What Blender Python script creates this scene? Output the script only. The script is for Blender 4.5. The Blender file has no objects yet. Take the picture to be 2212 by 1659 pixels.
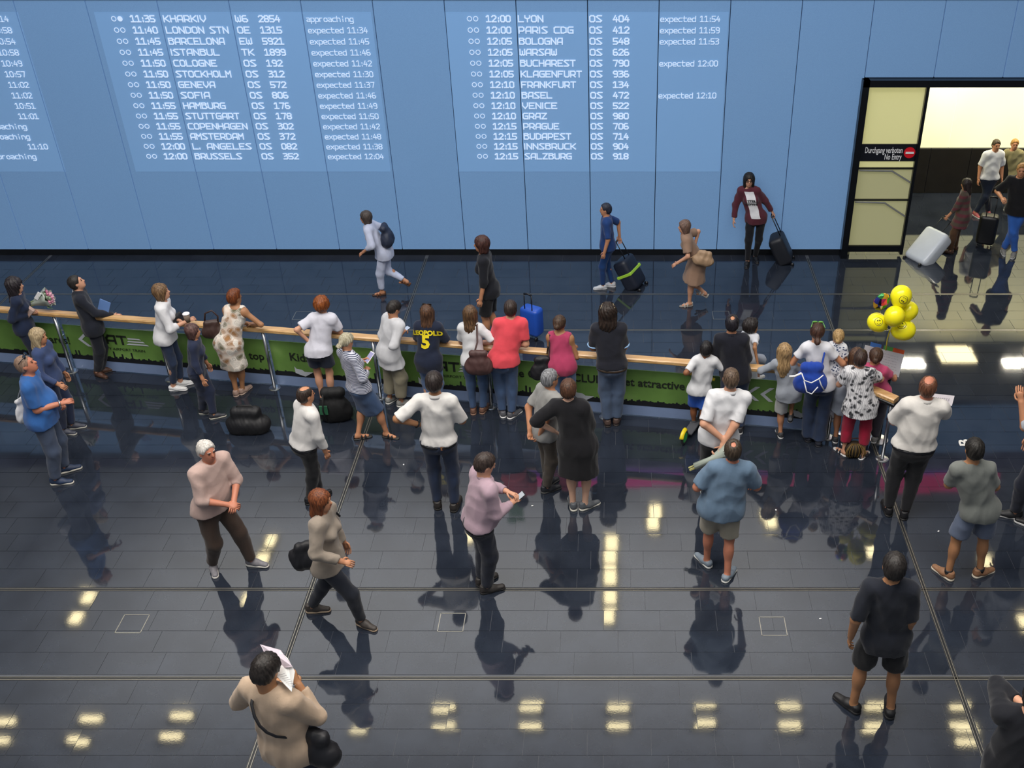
import bpy, math, random
import numpy as np
from mathutils import Vector, Matrix
from mathutils.bvhtree import BVHTree
random.seed(7); rng = np.random.default_rng(7)
PI = math.pi
# ---------------------------------------------------------------- camera
CAM_H = 7.3; FPX = 2240.0; CX = 1330.0; CY = 830.0
PITCH = math.atan((CY + 616.0) / FPX)          # the camera looks down from a gallery
sc = bpy.context.scene
cam = bpy.data.cameras.new('camera'); camo = bpy.data.objects.new('camera', cam)
sc.collection.objects.link(camo); sc.camera = camo
camo.location = (0, 0, CAM_H); camo.rotation_euler = (PI/2 - PITCH, 0, 0)
cam.sensor_width = 36.0; cam.lens = FPX/2212*36.0
cam.shift_x = -(CX-1106.0)/2212; cam.shift_y = (CY-829.5)/2212
cam.clip_end = 200
# ---------------------------------------------------------------- world, lights, exposure
w = bpy.data.worlds.new('world'); sc.world = w; w.use_nodes = True
w.node_tree.nodes['Background'].inputs[0].default_value = (.75, .85, 1, 1)
w.node_tree.nodes['Background'].inputs[1].default_value = 0.25
sc.view_settings.view_transform = 'Standard'; sc.view_settings.look = 'None'
sc.view_settings.gamma = 1; sc.view_settings.use_curve_mapping = False
sc.view_settings.exposure = 0.0
def area(name, loc, rot, sx, sy, power, col):
    l = bpy.data.lights.new(name, 'AREA'); l.shape = 'RECTANGLE'; l.size = sx; l.size_y = sy
    l.energy = power; l.color = col
    o = bpy.data.objects.new(name, l); sc.collection.objects.link(o)
    o.location = loc; o.rotation_euler = rot
    o['label'] = 'unseen area lamp added to light the hall and corridor'; o['category'] = 'light'
    return o
# added upward lamps that brighten the ceiling and its mirror image in the floor
area('ceiling_fill_lamp', (-3, 18.0, 8.0), (PI, 0, 0), 18, 7, 1550, (1, .97, .93))
area('ceiling_fill_lamp', (-3, 1.5, 9.0), (PI, 0, 0), 16, 3, 900, (1, .95, .88))
# added soft lamp for the light from above on the people
area('hall_fill_lamp', (-2, 6.5, 10.2), (math.radians(-12), 0, 0), 14, 4, 1700, (1, .94, .87))
# added unseen blue lamp that tints the arrivals wall
area('wall_fill_lamp', (-3, 12.2, 7.6), (math.radians(-118+180), 0, 0), 14, .8, 150, (.45, .68, 1))
# ---------------------------------------------------------------- helpers: projection in both directions (measured from the photograph)
cp, sp_ = math.cos(PITCH), math.sin(PITCH)
def ray(x, y):
    a = (x-CX)/FPX; b = -(y-CY)/FPX
    return np.array([a, cp + b*sp_, -sp_ + b*cp])
def G(x, y, z=0.0):
    r = ray(x, y); t = (z-CAM_H)/r[2]; return np.array([r[0]*t, r[1]*t, z])
def AY(x, y, Y):
    r = ray(x, y); t = Y/r[1]; return np.array([r[0]*t, Y, CAM_H + r[2]*t])
# ---------------------------------------------------------------- materials
def lin(c):
    if isinstance(c, str): c = [int(c[i:i+2], 16)/255 for i in (0, 2, 4)]
    return tuple((v/12.92 if v <= .04045 else ((v+.055)/1.055)**2.4) for v in c)
MATS = {}
class NT:
    def __init__(s, name):
        s.m = bpy.data.materials.new(name); s.m.use_nodes = True; s.t = s.m.node_tree
        s.b = s.t.nodes['Principled BSDF']
    def n(s, typ, **kw):
        n = s.t.nodes.new('ShaderNode'+typ)
        for k, v in kw.items():
            if k.startswith('i_'):
                k = k[2:]; k = int(k) if k.isdigit() else k
                n.inputs[k].default_value = v
            else: setattr(n, k, v)
        return n
    def l(s, a, b): s.t.links.new(a, b)
    def coord(s, kind='Object', scale=(1, 1, 1)):
        tc = s.n('TexCoord'); mp = s.n('Mapping'); mp.inputs['Scale'].default_value = scale
        s.l(tc.outputs[kind], mp.inputs[0]); return mp.outputs[0]
    def ramp(s, fac, stops, interp='LINEAR'):
        r = s.n('ValToRGB'); r.color_ramp.interpolation = interp
        e = r.color_ramp.elements
        while len(e) < len(stops): e.new(.5)
        for i, (p, c) in enumerate(stops): e[i].position = p; e[i].color = (*lin(c), 1)
        s.l(fac, r.inputs[0]); return r.outputs[0]
    def bump(s, fac, strength=.3, dist=.01):
        b = s.n('Bump'); b.inputs['Strength'].default_value = strength; b.inputs['Distance'].default_value = dist
        s.l(fac, b.inputs['Height']); s.l(b.outputs[0], s.b.inputs['Normal'])
def setp(b, col=None, rough=.6, metal=0, spec=.5, coat=0, trans=0, emit=None, es=0):
    if col is not None: b.inputs['Base Color'].default_value = (*lin(col), 1)
    b.inputs['Roughness'].default_value = rough; b.inputs['Metallic'].default_value = metal
    b.inputs['Specular IOR Level'].default_value = spec; b.inputs['Coat Weight'].default_value = coat
    b.inputs['Transmission Weight'].default_value = trans
    if emit is not None:
        b.inputs['Emission Color'].default_value = (*lin(emit), 1); b.inputs['Emission Strength'].default_value = es
def plain(col, rough=.6, metal=0, spec=.5, noise=.06, nscale=8, **kw):
    key = ('plain', col, rough, metal, spec, noise, nscale, tuple(sorted(kw.items())))
    if key in MATS: return MATS[key]
    t = NT('surface'); setp(t.b, col, rough, metal, spec, **kw)
    if noise:
        nz = t.n('TexNoise', i_Scale=nscale, i_Detail=3.0); t.l(t.coord(), nz.inputs[0])
        c = lin(col); lo = tuple(max(0, v*(1-noise*2)) for v in c); hi = tuple(min(1, v*(1+noise*2)) for v in c)
        mx = t.n('Mix', data_type='RGBA'); mx.inputs[6].default_value = (*lo, 1); mx.inputs[7].default_value = (*hi, 1)
        t.l(nz.outputs[0], mx.inputs[0]); t.l(mx.outputs[2], t.b.inputs['Base Color'])
    MATS[key] = t.m; return t.m
def cloth(col, kind='plain', rough=.85, **kw):
    key = ('cloth', col, kind, rough, tuple(sorted(kw.items())))
    if key in MATS: return MATS[key]
    t = NT('fabric'); setp(t.b, col, rough, spec=.25); t.b.inputs['Sheen Weight'].default_value = .15
    co = t.coord()
    nz = t.n('TexNoise', i_Scale=14.0, i_Detail=4.0); t.l(co, nz.inputs[0])
    c = np.array(lin(col))
    def mixc(fac, a, b):
        mx = t.n('Mix', data_type='RGBA')
        for i, v in ((6, a), (7, b)):
            if isinstance(v, (tuple, list, np.ndarray)): mx.inputs[i].default_value = (*[float(q) for q in v], 1)
            else: t.l(v, mx.inputs[i])
        t.l(fac, mx.inputs[0]); return mx.outputs[2]
    base = mixc(nz.outputs[0], c*.86, np.minimum(1, c*1.12))
    if kind == 'denim':
        n2 = t.n('TexNoise', i_Scale=5.0, i_Detail=5.0); t.l(co, n2.inputs[0])
        base = mixc(n2.outputs[0], c*.6, np.minimum(1, c*1.5))
        n3 = t.n('TexNoise', i_Scale=160.0); t.l(co, n3.inputs[0]); t.bump(n3.outputs[0], .3, .004)
    elif kind == 'stripe':
        wv = t.n('TexWave', wave_type='BANDS', bands_direction='Z', i_Scale=kw.get('sc', 22.0), i_Distortion=1.2); wv.inputs['Detail Scale'].default_value = .3
        t.l(co, wv.inputs[0])
        base = t.ramp(wv.outputs['Color'], [(0, col), (.55, kw['c2'])], 'CONSTANT')
    elif kind in ('paisley', 'leaf', 'floral'):
        n1 = t.n('TexNoise', i_Scale=6.0, i_Detail=1.0); t.l(co, n1.inputs[0])
        ad = t.n('VectorMath', operation='MULTIPLY_ADD'); ad.inputs[1].default_value = (.12,)*3
        t.l(n1.outputs['Color'], ad.inputs[0]); t.l(co, ad.inputs[2])
        vo = t.n('TexVoronoi', i_Scale={'paisley': 13.0, 'leaf': 17.0, 'floral': 34.0}[kind]); t.l(ad.outputs[0], vo.inputs[0])
        if kind == 'paisley':
            pal = [(0, '8a5a34'), (.25, '77705a'), (.42, 'e9e2d8'), (.47, '6e5a44'), (.52, 'eee8de'), (.8, 'e8d6c6')]
            base = t.ramp(vo.outputs['Distance'], pal)
            r2 = t.ramp(vo.outputs['Color'], [(0, 'e9e2d8'), (.45, 'a97a50'), (.7, '6f6b52'), (1, 'efe9df')], 'CONSTANT')
            base = mixc(vo.outputs['Distance'], r2, base); 
        elif kind == 'leaf':
            mt = t.n('TexWave', wave_type='BANDS', i_Scale=16.0, i_Distortion=6.0); t.l(ad.outputs[0], mt.inputs[0])
            a = t.ramp(vo.outputs['Distance'], [(0, '24262a'), (.30, '4a4c50'), (.42, 'c9c9cc'), (.6, 'e2e2e4')])
            b = t.ramp(mt.outputs['Color'], [(0, 'ffffff'), (1, 'c0c0c4')])
            mx = t.n('Mix', data_type='RGBA', blend_type='MULTIPLY'); mx.inputs[0].default_value = 1
            t.l(a, mx.inputs[6]); t.l(b, mx.inputs[7]); base = mx.outputs[2]
        else:
            base = t.ramp(vo.outputs['Distance'], [(0, '33405e'), (.28, '3c4a70'), (.36, 'dcdfe6'), (1, 'e6e8ee')])
    if kind != 'denim':
        n3 = t.n('TexNoise', i_Scale=90.0, i_Detail=2.0); t.l(co, n3.inputs[0]); t.bump(n3.outputs[0], .25, .004)
    t.l(base, t.b.inputs['Base Color'])
    MATS[key] = t.m; return t.m
def hairmat(col, col2=None):
    key = ('hair', col, col2)
    if key in MATS: return MATS[key]
    t = NT('hair'); setp(t.b, col, .5, spec=.35)
    nz = t.n('TexNoise', i_Scale=1.0, i_Detail=4.0); t.l(t.coord(scale=(90, 90, 9)), nz.inputs[0])
    c = lin(col); hi = lin(col2) if col2 else tuple(min(1, v*2.2+.01) for v in c)
    mx = t.n('Mix', data_type='RGBA'); mx.inputs[6].default_value = (*[v*.6 for v in c], 1); mx.inputs[7].default_value = (*hi, 1)
    r = t.n('MapRange', i_1=.35, i_2=.75); t.l(nz.outputs[0], r.inputs[0]); t.l(r.outputs[0], mx.inputs[0])
    t.l(mx.outputs[2], t.b.inputs['Base Color']); t.bump(nz.outputs[0], .5, .006)
    MATS[key] = t.m; return t.m
def glow(col, s):
    key = ('glow', col, s)
    if key in MATS: return MATS[key]
    t = NT('light_surface'); setp(t.b, '222222', .5, emit=col, es=s); MATS[key] = t.m; return t.m
STEEL = plain('b9bcc0', .28, 1.0, noise=.04, nscale=30)
BLACKP = plain('14151a', .4, noise=.1)
WHITEP = plain('e9e9ea', .5, noise=.03)
DARKMETAL = plain('16181d', .35, .3, noise=.08)
# ---------------------------------------------------------------- object helpers
def link(name, me, mat=None, parent=None, **props):
    o = bpy.data.objects.new(name, me); sc.collection.objects.link(o)
    if mat is not None and me is not None and len(me.materials) == 0: me.materials.append(mat)
    if parent is not None: o.parent = parent
    for k, v in props.items(): o[k] = v
    return o
def empty(name, loc, label=None, cat=None, group=None, kind=None, rz=0):
    o = link(name, None); o.location = [float(v) for v in loc]; o.rotation_euler = (0, 0, rz); o.empty_display_size = .1
    return tag(o, label, cat, group, kind)
def tag(o, label=None, cat=None, group=None, kind=None):
    if label: o['label'] = label
    if cat: o['category'] = cat
    if group: o['group'] = group
    if kind: o['kind'] = kind
    return o
def tomesh(V, F, smooth=False, name='mesh'):
    me = bpy.data.meshes.new(name)
    me.from_pydata([tuple(float(c) for c in v) for v in V], [], [tuple(int(i) for i in f) for f in F])
    me.validate()
    if smooth: me.polygons.foreach_set('use_smooth', [True]*len(me.polygons))
    me.update(); return me
class MB:
    """collects simple shapes into one mesh"""
    def __init__(s): s.V = []; s.F = []
    def add(s, V, F):
        n = len(s.V); s.V += [tuple(v) for v in V]; s.F += [tuple(i+n for i in f) for f in F]; return s
    def box(s, c, d, bev=0.0, R=None):
        x, y, z = d[0]/2, d[1]/2, d[2]/2
        if bev <= 0:
            V = [(a*x, b*y, c_*z) for a in (-1, 1) for b in (-1, 1) for c_ in (-1, 1)]
            F = [(0, 1, 3, 2), (4, 6, 7, 5), (0, 4, 5, 1), (2, 3, 7, 6), (0, 2, 6, 4), (1, 5, 7, 3)]
        else:
            b_ = bev; V = []; 
            for zz, k in ((-z, b_), (-z+b_, 0), (z-b_, 0), (z, b_)):
                xx, yy = x-k, y-k
                q = b_ if k == 0 else b_*.5
                V += [(-xx+q, -yy, zz), (xx-q, -yy, zz), (xx, -yy+q, zz), (xx, yy-q, zz), (xx-q, yy, zz), (-xx+q, yy, zz), (-xx, yy-q, zz), (-xx, -yy+q, zz)]
            F = [tuple(range(7, -1, -1)), tuple(range(24, 32))]
            for r in range(3):
                for i in range(8): F.append((r*8+i, r*8+(i+1) % 8, (r+1)*8+(i+1) % 8, (r+1)*8+i))
        M = np.array(R) if R is not None else np.eye(3)
        V = [tuple(M @ np.array(v) + np.array(c)) for v in V]
        return s.add(V, F)
    def tube(s, pts, rad, n=10, cap=True, flat=1.0, closed=False):
        pts = [np.array(p, float) for p in pts]; m = len(pts)
        rad = rad if hasattr(rad, '__len__') else [rad]*m
        V = []; up0 = None
        for i, p in enumerate(pts):
            if closed: d = pts[(i+1) % m]-pts[i-1]
            else: d = pts[min(i+1, m-1)]-pts[max(i-1, 0)]
            d = d/(np.linalg.norm(d)+1e-9)
            if up0 is None:
                up0 = np.array([0, 0, 1.]) if abs(d[2]) < .9 else np.array([0, 1., 0])
            a = up0 - d*(up0@d); a /= np.linalg.norm(a)+1e-9; up0 = a; b = np.cross(d, a)
            for k in range(n):
                t = 2*PI*k/n; V.append(p + rad[i]*(math.cos(t)*b + math.sin(t)*a*flat))
        F = []
        for i in range(m if closed else m-1):
            j = (i+1) % m
            for k in range(n): F.append((i*n+k, i*n+(k+1) % n, j*n+(k+1) % n, j*n+k))
        if cap and not closed: F += [tuple(range(n-1, -1, -1)), tuple(range((m-1)*n, m*n))]
        return s.add(V, F)
    def lathe(s, c, prof, n=20, axis=(0, 0, 1)):
        ax = np.array(axis, float); ax /= np.linalg.norm(ax)
        h = np.array([1., 0, 0]) if abs(ax[0]) < .9 else np.array([0, 1., 0])
        u = np.cross(ax, h); u /= np.linalg.norm(u); v = np.cross(ax, u); V = []
        for r, z in prof:
            for k in range(n):
                t = 2*PI*k/n; V.append(np.array(c)+r*(math.cos(t)*u+math.sin(t)*v)+z*ax)
        F = []
        for i in range(len(prof)-1):
            for k in range(n): F.append((i*n+k, i*n+(k+1) % n, (i+1)*n+(k+1) % n, (i+1)*n+k))
        F += [tuple(range(n-1, -1, -1)), tuple(range((len(prof)-1)*n, len(prof)*n))]
        return s.add(V, F)
    def mesh(s, smooth=False): return tomesh(s.V, s.F, smooth)
    def build(s, name, mat, parent=None, smooth=False, loc=None, **props):
        if loc is not None:
            s.V = [tuple(np.array(v)-np.array(loc)) for v in s.V]
        o = link(name, s.mesh(smooth), mat, parent, **props)
        if loc is not None: o.location = [float(v) for v in loc]
        return o
# ---------------------------------------------------------------- stroke lettering (a rounded square display face)
GL = {'A': '0002040513 4 0013151440', 'B': ''}
ST = {  # polylines on a 4 x 6 grid, points as digit pairs, strokes separated by blanks
 'A': '0004153545 4540,0343', 'B': '0006364635333403,333242413000', 'C': '4636150511304041', 'D': '000636453110'.replace('453110', '4541300'),
}
S = {}
def _d(k, s): S[k] = [[(int(a[0]), int(a[1])) for a in st.split('.')] for st in s.split()]
_d('A', '00.04.16.46.40 02.42'); _d('B', '00.06.36.45.34.04 34.42.41.30.00'); _d('C', '46.16.05.01.10.40'); _d('D', '00.06.26.45.41.20.00')
_d('E', '46.06.00.40 03.33'); _d('F', '46.06.00 03.33'); _d('G', '46.16.05.01.10.40.43.23'); _d('H', '00.06 40.46 03.43'); _d('I', '00.06')
_d('K', '00.06 46.13.03 13.40'); _d('L', '06.00.40'); _d('M', '00.06.23.46.40'); _d('N', '00.06.40.46'); _d('O', '10.01.05.16.36.45.41.30.10')
_d('P', '00.06.36.45.43.32.02'); _d('R', '00.06.36.45.43.32.02 22.40'); _d('S', '46.16.05.14.32.41.30.00'); _d('T', '06.46 26.20'); _d('U', '06.01.10.30.41.46')
_d('V', '06.03.20.43.46'); _d('W', '06.01.10.21.24 21.30.41.46'); _d('Y', '06.04.23.20 23.44.46'); _d('Z', '06.46.00.40')
_d('0', '10.01.05.16.36.45.41.30.10'); _d('1', '05.16.26.20 00.40'); _d('2', '05.16.36.45.44.00.40'); _d('3', '06.36.45.34.13 34.42.41.30.00'); _d('4', '26.02.42 34.30')
_d('5', '46.06.03.33.42.41.30.00'); _d('6', '36.16.05.01.10.30.41.42.33.03'); _d('7', '06.46.20'); _d('8', '13.04.05.16.36.45.44.33.13.02.01.10.30.41.42.33'); _d('9', '10.30.41.45.36.16.05.04.13.43')
_d(':', '10.11 13.14'); _d('.', '00.01')
_d('a', '04.34.43.40.10.01.12.42'); _d('c', '44.14.03.01.10.40'); _d('d', '46.40.10.01.03.14.44'); _d('e', '02.42.43.34.14.03.01.10.40'); _d('x', '04.40 00.44')
_d('p', '0a.04.34.43.41.30.00'.replace('0a', '00')); _d('t', '16.11.20.40 04.44'); _d('r', '00.04 03.14.34'); _d('o', '10.01.03.14.34.43.41.30.10'); _d('h', '00.06 04.34.43.40')
_d('i', '20.23 25.26'); _d('n', '00.04.34.43.40'); _d('g', '40.10.01.03.14.44.40'); _d('l', '06.01.10.20')
DESC = {'p': [[(0, 0), (0, -2)]], 'g': [[(4, 0), (4, -1), (3, -2), (0, -2)]]}
ADV = {'I': 2.0, ' ': 4.2, ':': 3.2, '.': 2.5}
def stroke_text(mb, s, x0, z0, h, wd, y, sx=None, width=None):
    """flat ribbon lettering in the X-Z plane; x0,z0 = left baseline, h cap height"""
    ax = sum(ADV.get(c, 5.5) for c in s)-1.5; g = h/6
    u = (width/ax) if width else g*(sx or 1)
    px = x0
    for c in s:
        for st in S.get(c, [])+DESC.get(c, []):
            for (a, b) in zip(st[:-1], st[1:]):
                p = np.array([px+a[0]*u, z0+a[1]*g]); q = np.array([px+b[0]*u, z0+b[1]*g])
                d = q-p; d = d/(np.linalg.norm(d)+1e-9)*wd*.5; nn = np.array([-d[1], d[0]])
                V = [p-d-nn, p-d*.4-nn*1.0, q+d-nn, q+d+nn, p-d+nn]
                V = [p-d+nn, p-d-nn, q+d-nn, q+d+nn]
                mb.add([(v[0], y, v[1]) for v in V], [(0, 1, 2, 3)])
        px += ADV.get(c, 5.5)*u
def text_mesh(txt, size=1.0, bold=0.0, extrude=0.0, align='CENTER', shear=0):
    c = bpy.data.curves.new('lettering', 'FONT'); c.body = txt; c.size = size; c.offset = bold; c.extrude = extrude
    c.align_x = align; c.align_y = 'CENTER'; c.resolution_u = 2; c.shear = shear
    o = bpy.data.objects.new('lettering', c); sc.collection.objects.link(o)
    dg = bpy.context.evaluated_depsgraph_get(); me = bpy.data.meshes.new_from_object(o.evaluated_get(dg))
    bpy.data.objects.remove(o); me.materials.clear()
    V = np.empty(len(me.vertices)*3); me.vertices.foreach_get('co', V); V = V.reshape(-1, 3)
    return me, V
def setco(me, V): me.vertices.foreach_set('co', np.asarray(V, np.float32).ravel()); me.update()
# ================================================================ SETTING
WY = 15.12
# floor: dark stone tiles laid in running bond between metal inlay strips
TM = NT('stone_tile'); setp(TM.b, '23262c', .16, spec=.8)
oi = TM.n('ObjectInfo'); nz = TM.n('TexNoise', i_Scale=3.0, i_Detail=6.0); nz2 = TM.n('TexNoise', i_Scale=60.0, i_Detail=2.0)
geo = TM.n('NewGeometry'); TM.l(geo.outputs['Position'], nz.inputs[0]); TM.l(geo.outputs['Position'], nz2.inputs[0])
c1 = TM.ramp(nz.outputs[0], [(.25, '1e232d'), (.75, '2b313c')])
c2 = TM.ramp(nz2.outputs[0], [(.0, '000000'), (.66, '000000'), (.78, '2a2c30')])
mx = TM.n('Mix', data_type='RGBA', blend_type='ADD'); mx.inputs[0].default_value = .5
TM.l(c1, mx.inputs[6]); TM.l(c2, mx.inputs[7]); TM.l(mx.outputs[2], TM.b.inputs['Base Color'])
rr = TM.n('MapRange', i_3=.03, i_4=.06); TM.l(nz.outputs[0], rr.inputs[0]); TM.l(rr.outputs[0], TM.b.inputs['Roughness'])
TM.bump(nz2.outputs[0], .02, .002)
TILE = TM.m
floor = link('floor', MB().box((-1.5, 10, -.06), (27, 20, .112)).mesh(), plain('4a4e55', .6, noise=.1), label='dark polished stone tile floor with thin metal inlay strips', kind='structure')
GX = [-15.13, -9.08, -3.03, 3.07, 9.1, 12.0]; GY = [1.5, 6.42, 7.553, 12.72, 13.80, 18.9]
RP, TL = .2665, .54
cells = []
for j in range(len(GY)-1):
    y = GY[j+1]-.025 if j < 3 else GY[j]+.025
    ylo, yhi = GY[j]+.025, GY[j+1]-.025
    rows = []
    if j in (0, 1):
        y = yhi
        while y > ylo+.02: rows.append((max(ylo, y-RP), y)); y -= RP
    else:
        y = ylo
        while y < yhi-.02: rows.append((y, min(yhi, y+RP))); y += RP
    for (a, b) in rows:
        k = round((7.71-(a+b)/2)/RP); off = (.151 + .137*k + (.27 if (k//5) % 2 else 0)) % TL
        if b < 4.3: continue
        for i in range(len(GX)-1):
            lo, hi = GX[i]+.025, GX[i+1]-.025
            if b > WY+.3 and hi < 3: continue
            x = lo; nx = math.floor((lo-off)/TL)*TL+off+TL
            while x < hi-.01:
                e = min(nx, hi)
                if e-x > .008: cells.append((x, e, a, b))
                x = e; nx += TL
def inview(x, y):
    d = np.array([x, y, -CAM_H]); fw = d[1]*cp - d[2]*sp_; up = d[1]*sp_ + d[2]*cp
    u, v = CX+FPX*d[0]/fw, CY-FPX*up/fw
    return -20 < u < 2230 and -20 < v < 1680
vis = sorted([c for c in cells if inview((c[0]+c[1])/2, (c[2]+c[3])/2)], key=lambda c: (c[2], c[0]))
single = set(vis[:300]); shared = {}; rest = MB()
for c in cells:
    x0, x1, y0, y1 = c; sx, sy = x1-x0-.004, y1-y0-.004; cx_, cy_ = (x0+x1)/2, (y0+y1)/2
    tx, ty = rng.normal(0, .0014), rng.normal(0, .0014)
    if c in single:
        key = (round(sx, 3), round(sy, 3))
        if key not in shared: shared[key] = MB().box((0, 0, -.005), (sx, sy, .01)).mesh()
        o = link('tile', shared[key], TILE, floor); o.location = (cx_, cy_, 0); o.rotation_euler = (tx, ty, 0)
    else:
        m = np.array(Matrix.Rotation(tx, 3, 'X') @ Matrix.Rotation(ty, 3, 'Y'))
        rest.box((cx_, cy_, -.005), (sx, sy, .01), R=m)
rest.build('tile_field', TILE, floor, kind='stuff')
# metal inlay strips
INL = plain('a9a69c', .35, .8, noise=.05)
def strip(name, a, b, wid, double=True):
    a = np.array(a, float); b = np.array(b, float); d = (b-a)/np.linalg.norm(b-a); n = np.array([-d[1], d[0]])
    L = np.linalg.norm(b-a); c = (a+b)/2
    MB().box((c[0], c[1], -.0035), (L if abs(d[0]) > .5 else .046, .046 if abs(d[0]) > .5 else L, .004)).build('inlay_channel', plain('15171b', .5), floor)
    mb = MB()
    for s in ((-1, 1) if double else (0,)):
        c = (a+b)/2+n*s*.013; L = np.linalg.norm(b-a)
        mb.box((c[0], c[1], -.003), (L if abs(d[0]) > .5 else wid, wid if abs(d[0]) > .5 else L, .006))
    return mb.build(name, INL, floor)
for x in (-9.08, -3.03, 3.07): strip('inlay_strip', (x, 4.3), (x, WY-.1 if x < 3.5 else 18), .005)
for y in (6.42, 7.553, 12.72, 13.80): strip('inlay_strip', (-12, y), (9, y), .005 if y < 10 else .007)
for (x, y) in ((-4.62, 7.087), (-1.57, 7.105), (1.50, 7.055), (-4.53, 13.136), (1.525, 13.15)):
    mb = MB(); 
    for s in (-1, 1):
        mb.box((x+s*.12, y, -.002), (.007, .245, .008)); mb.box((x, y+s*.118, -.002), (.245, .007, .008))
    mb.build('floor_hatch_frame', INL, floor)
# gate marking on the floor at the right
wl = plain('d9d9d6', .5, noise=.03)
me, V = text_mesh('B', .26, .006, 0); V2 = np.c_[-V[:, 1]*0.75, V[:, 0]*1.0, V[:, 2]+.003]
o = G(2085, 957); setco(me, V2+o); tag(link('floor_letter', me, wl, floor), 'white letter lying sideways on the floor')
# ---- arrivals wall: backlit blue glass panels
PM = NT('blue_glass_panel'); setp(PM.b, '5f86ad', .22, spec=.5, emit='7498c8', es=.35)
nz = PM.n('TexNoise', i_Scale=140.0, i_Detail=2.0); PM.l(PM.coord(), nz.inputs[0])
r = PM.ramp(nz.outputs[0], [(.3, '5c7ea0'), (.7, '688bac')]); PM.l(r, PM.b.inputs['Base Color'])
PANEL = PM.m
wall = link('wall_back', MB().box((-3.65+.9*0, WY+.19, 2.0), (14.55, .2, 4.0)).box((7.6, WY+.16, 3.42), (8.0, .2, 1.14)).box((9.9, WY+.16, 1.4), (3.4, .2, 2.9)).mesh(), plain('101418', .6), label='tall blue glass arrivals wall of the hall', kind='structure')
px0 = -8.448
def panel(xa, xb, za, zb):
    w_, h_ = xb-xa-.012, zb-za
    o = MB().box((0, 0, 0), (w_, .04, h_), bev=.004).build('wall_panel', PANEL, wall)
    o.location = ((xa+xb)/2, WY+.02, (za+zb)/2)
for k in range(-3, 12): panel(px0+1.0065*k, px0+1.0065*(k+1), .11, 3.94)
for k in range(12, 18): panel(px0+1.0065*k, px0+1.0065*(k+1), 2.86, 3.94)
MB().box((-3, WY+.03, 3.985), (19, .1, .07)).build('trim_1', DARKMETAL, None, kind='structure', label='dark trim along the top of the blue glass wall')
MB().box((-3.95, WY+.045, .05), (15.1, .05, .115)).build('baseboard_back', plain('0c0f14', .4), None, kind='structure', label='black recessed plinth under the blue glass wall')
# ---- upper storey behind and above the glass wall, ceiling, sides (seen only in reflections)
UW = plain('8f9296', .7, noise=.05, nscale=1)
MB().box((-1.5, 24, 7), (30, .2, 9)).build('wall_upper', UW, None, kind='structure', label='grey upper wall set back above the arrivals wall')
MB().box((-1.5, 19.5, 3.96), (27, 8.6, .05)).build('ledge', plain('3a3d42', .7), None, kind='structure', label='flat roof of the arrivals block')
MB().box((-15, 11, 5.5), (.2, 26, 12)).build('wall_left', UW, None, kind='structure', label='grey side wall left of the hall')
MB().box((12, 6.5, 5.5), (.2, 17, 12)).build('wall_right', UW, None, kind='structure', label='grey side wall right of the hall')
CEIL = plain('c9cbcd', .8, noise=.02, nscale=.6)
MB().box((-1.5, 11, 10.7), (30, 28, .2)).build('ceiling', CEIL, None, kind='structure', label='pale hall ceiling')
# ceiling lights, mirrored in the floor
LGT = glow('ffedb8', 16.0)
def mirror(x, y, z=10.5):
    r = ray(x, y); t = (z+CAM_H)/(-r[2]); return r[0]*t, r[1]*t
lights = []
for x in (776, 960, 1147, 1335, 1521, 1706, 1890, 2075): lights += [(x, 1527 if x > 900 else 1576, 46, 10), (x, 1567, 46, 12)] if x > 900 else [(x, 1576, 34, 10)]
for (x, y) in ((10, 1556), (196, 1551), (390, 1540), (0, 1601), (170, 1600), (374, 1589), (2090, 1577), (2092, 1606)): lights.append((x, y, 46, 12))
for y in (1172, 1210, 1246, 1290, 1331): lights.append((1320, y, 26, 30))
for (x, y) in ((1413, 1106), (1413, 1132), (1655, 1113), (1665, 1132), (586, 1170), (570, 1205), (535, 1298), (160, 1335), (185, 1285), (1008, 1160), (1553, 1170), (1883, 1190), (2135, 1215), (2211, 1345), (2118, 695)): lights.append((x, y, 24, 24))
for i, (x, y, wx, wy) in enumerate(lights):
    a = mirror(x-wx/2, y); b = mirror(x+wx/2, y); c = mirror(x, y-wy/2); d = mirror(x, y+wy/2)
    cx_, cy_ = (a[0]+b[0])/2, (c[1]+d[1])/2
    if cy_ > 23.5: continue
    e = empty('ceiling_light', (cx_, cy_, 10.5), 'flat rectangular light panel on the hall ceiling', 'ceiling light', 'rectangular lights on the hall ceiling')
    dx, dy = abs(b[0]-a[0]), abs(c[1]-d[1])
    MB().box((0, 0, .04), (dx+.1, dy+.1, .06)).build('frame', DARKMETAL, e); MB().box((0, 0, 0), (dx, dy, .03)).build('diffuser', LGT, e)
# coloured light strips standing on the arrivals block (their glow shows on the floor)
def glowbar(xa, xb, ytop, ybot, col, lab, s=1.2, Y=17.0):
    a = ray(xa, ytop); z1 = -(CAM_H - Y/ray(xa, ybot)[1]*(-ray(xa, ybot)[2]))
    z0 = Y/ray(xa, ytop)[1]*(-ray(xa, ytop)[2])-CAM_H; z1 = Y/ray(xa, ybot)[1]*(-ray(xa, ybot)[2])-CAM_H
    X0 = ray(xa, ybot)[0]/ray(xa, ybot)[1]*Y; X1 = ray(xb, ybot)[0]/ray(xb, ybot)[1]*Y
    o = MB().box(((X0+X1)/2, Y, (z0+z1)/2), (X1-X0, .06, abs(z1-z0))).box(((X0+X1)/2, Y+.05, (4+z1)/2), (.08, .04, max(z1, z0)-4.0)).build('light_sign', glow(col, s))
    tag(o, lab, 'light sign')
glowbar(1060, 1560, 1034, 1052, 'd83a86', 'long pink light bar above the arrivals wall', 2.2)
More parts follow.
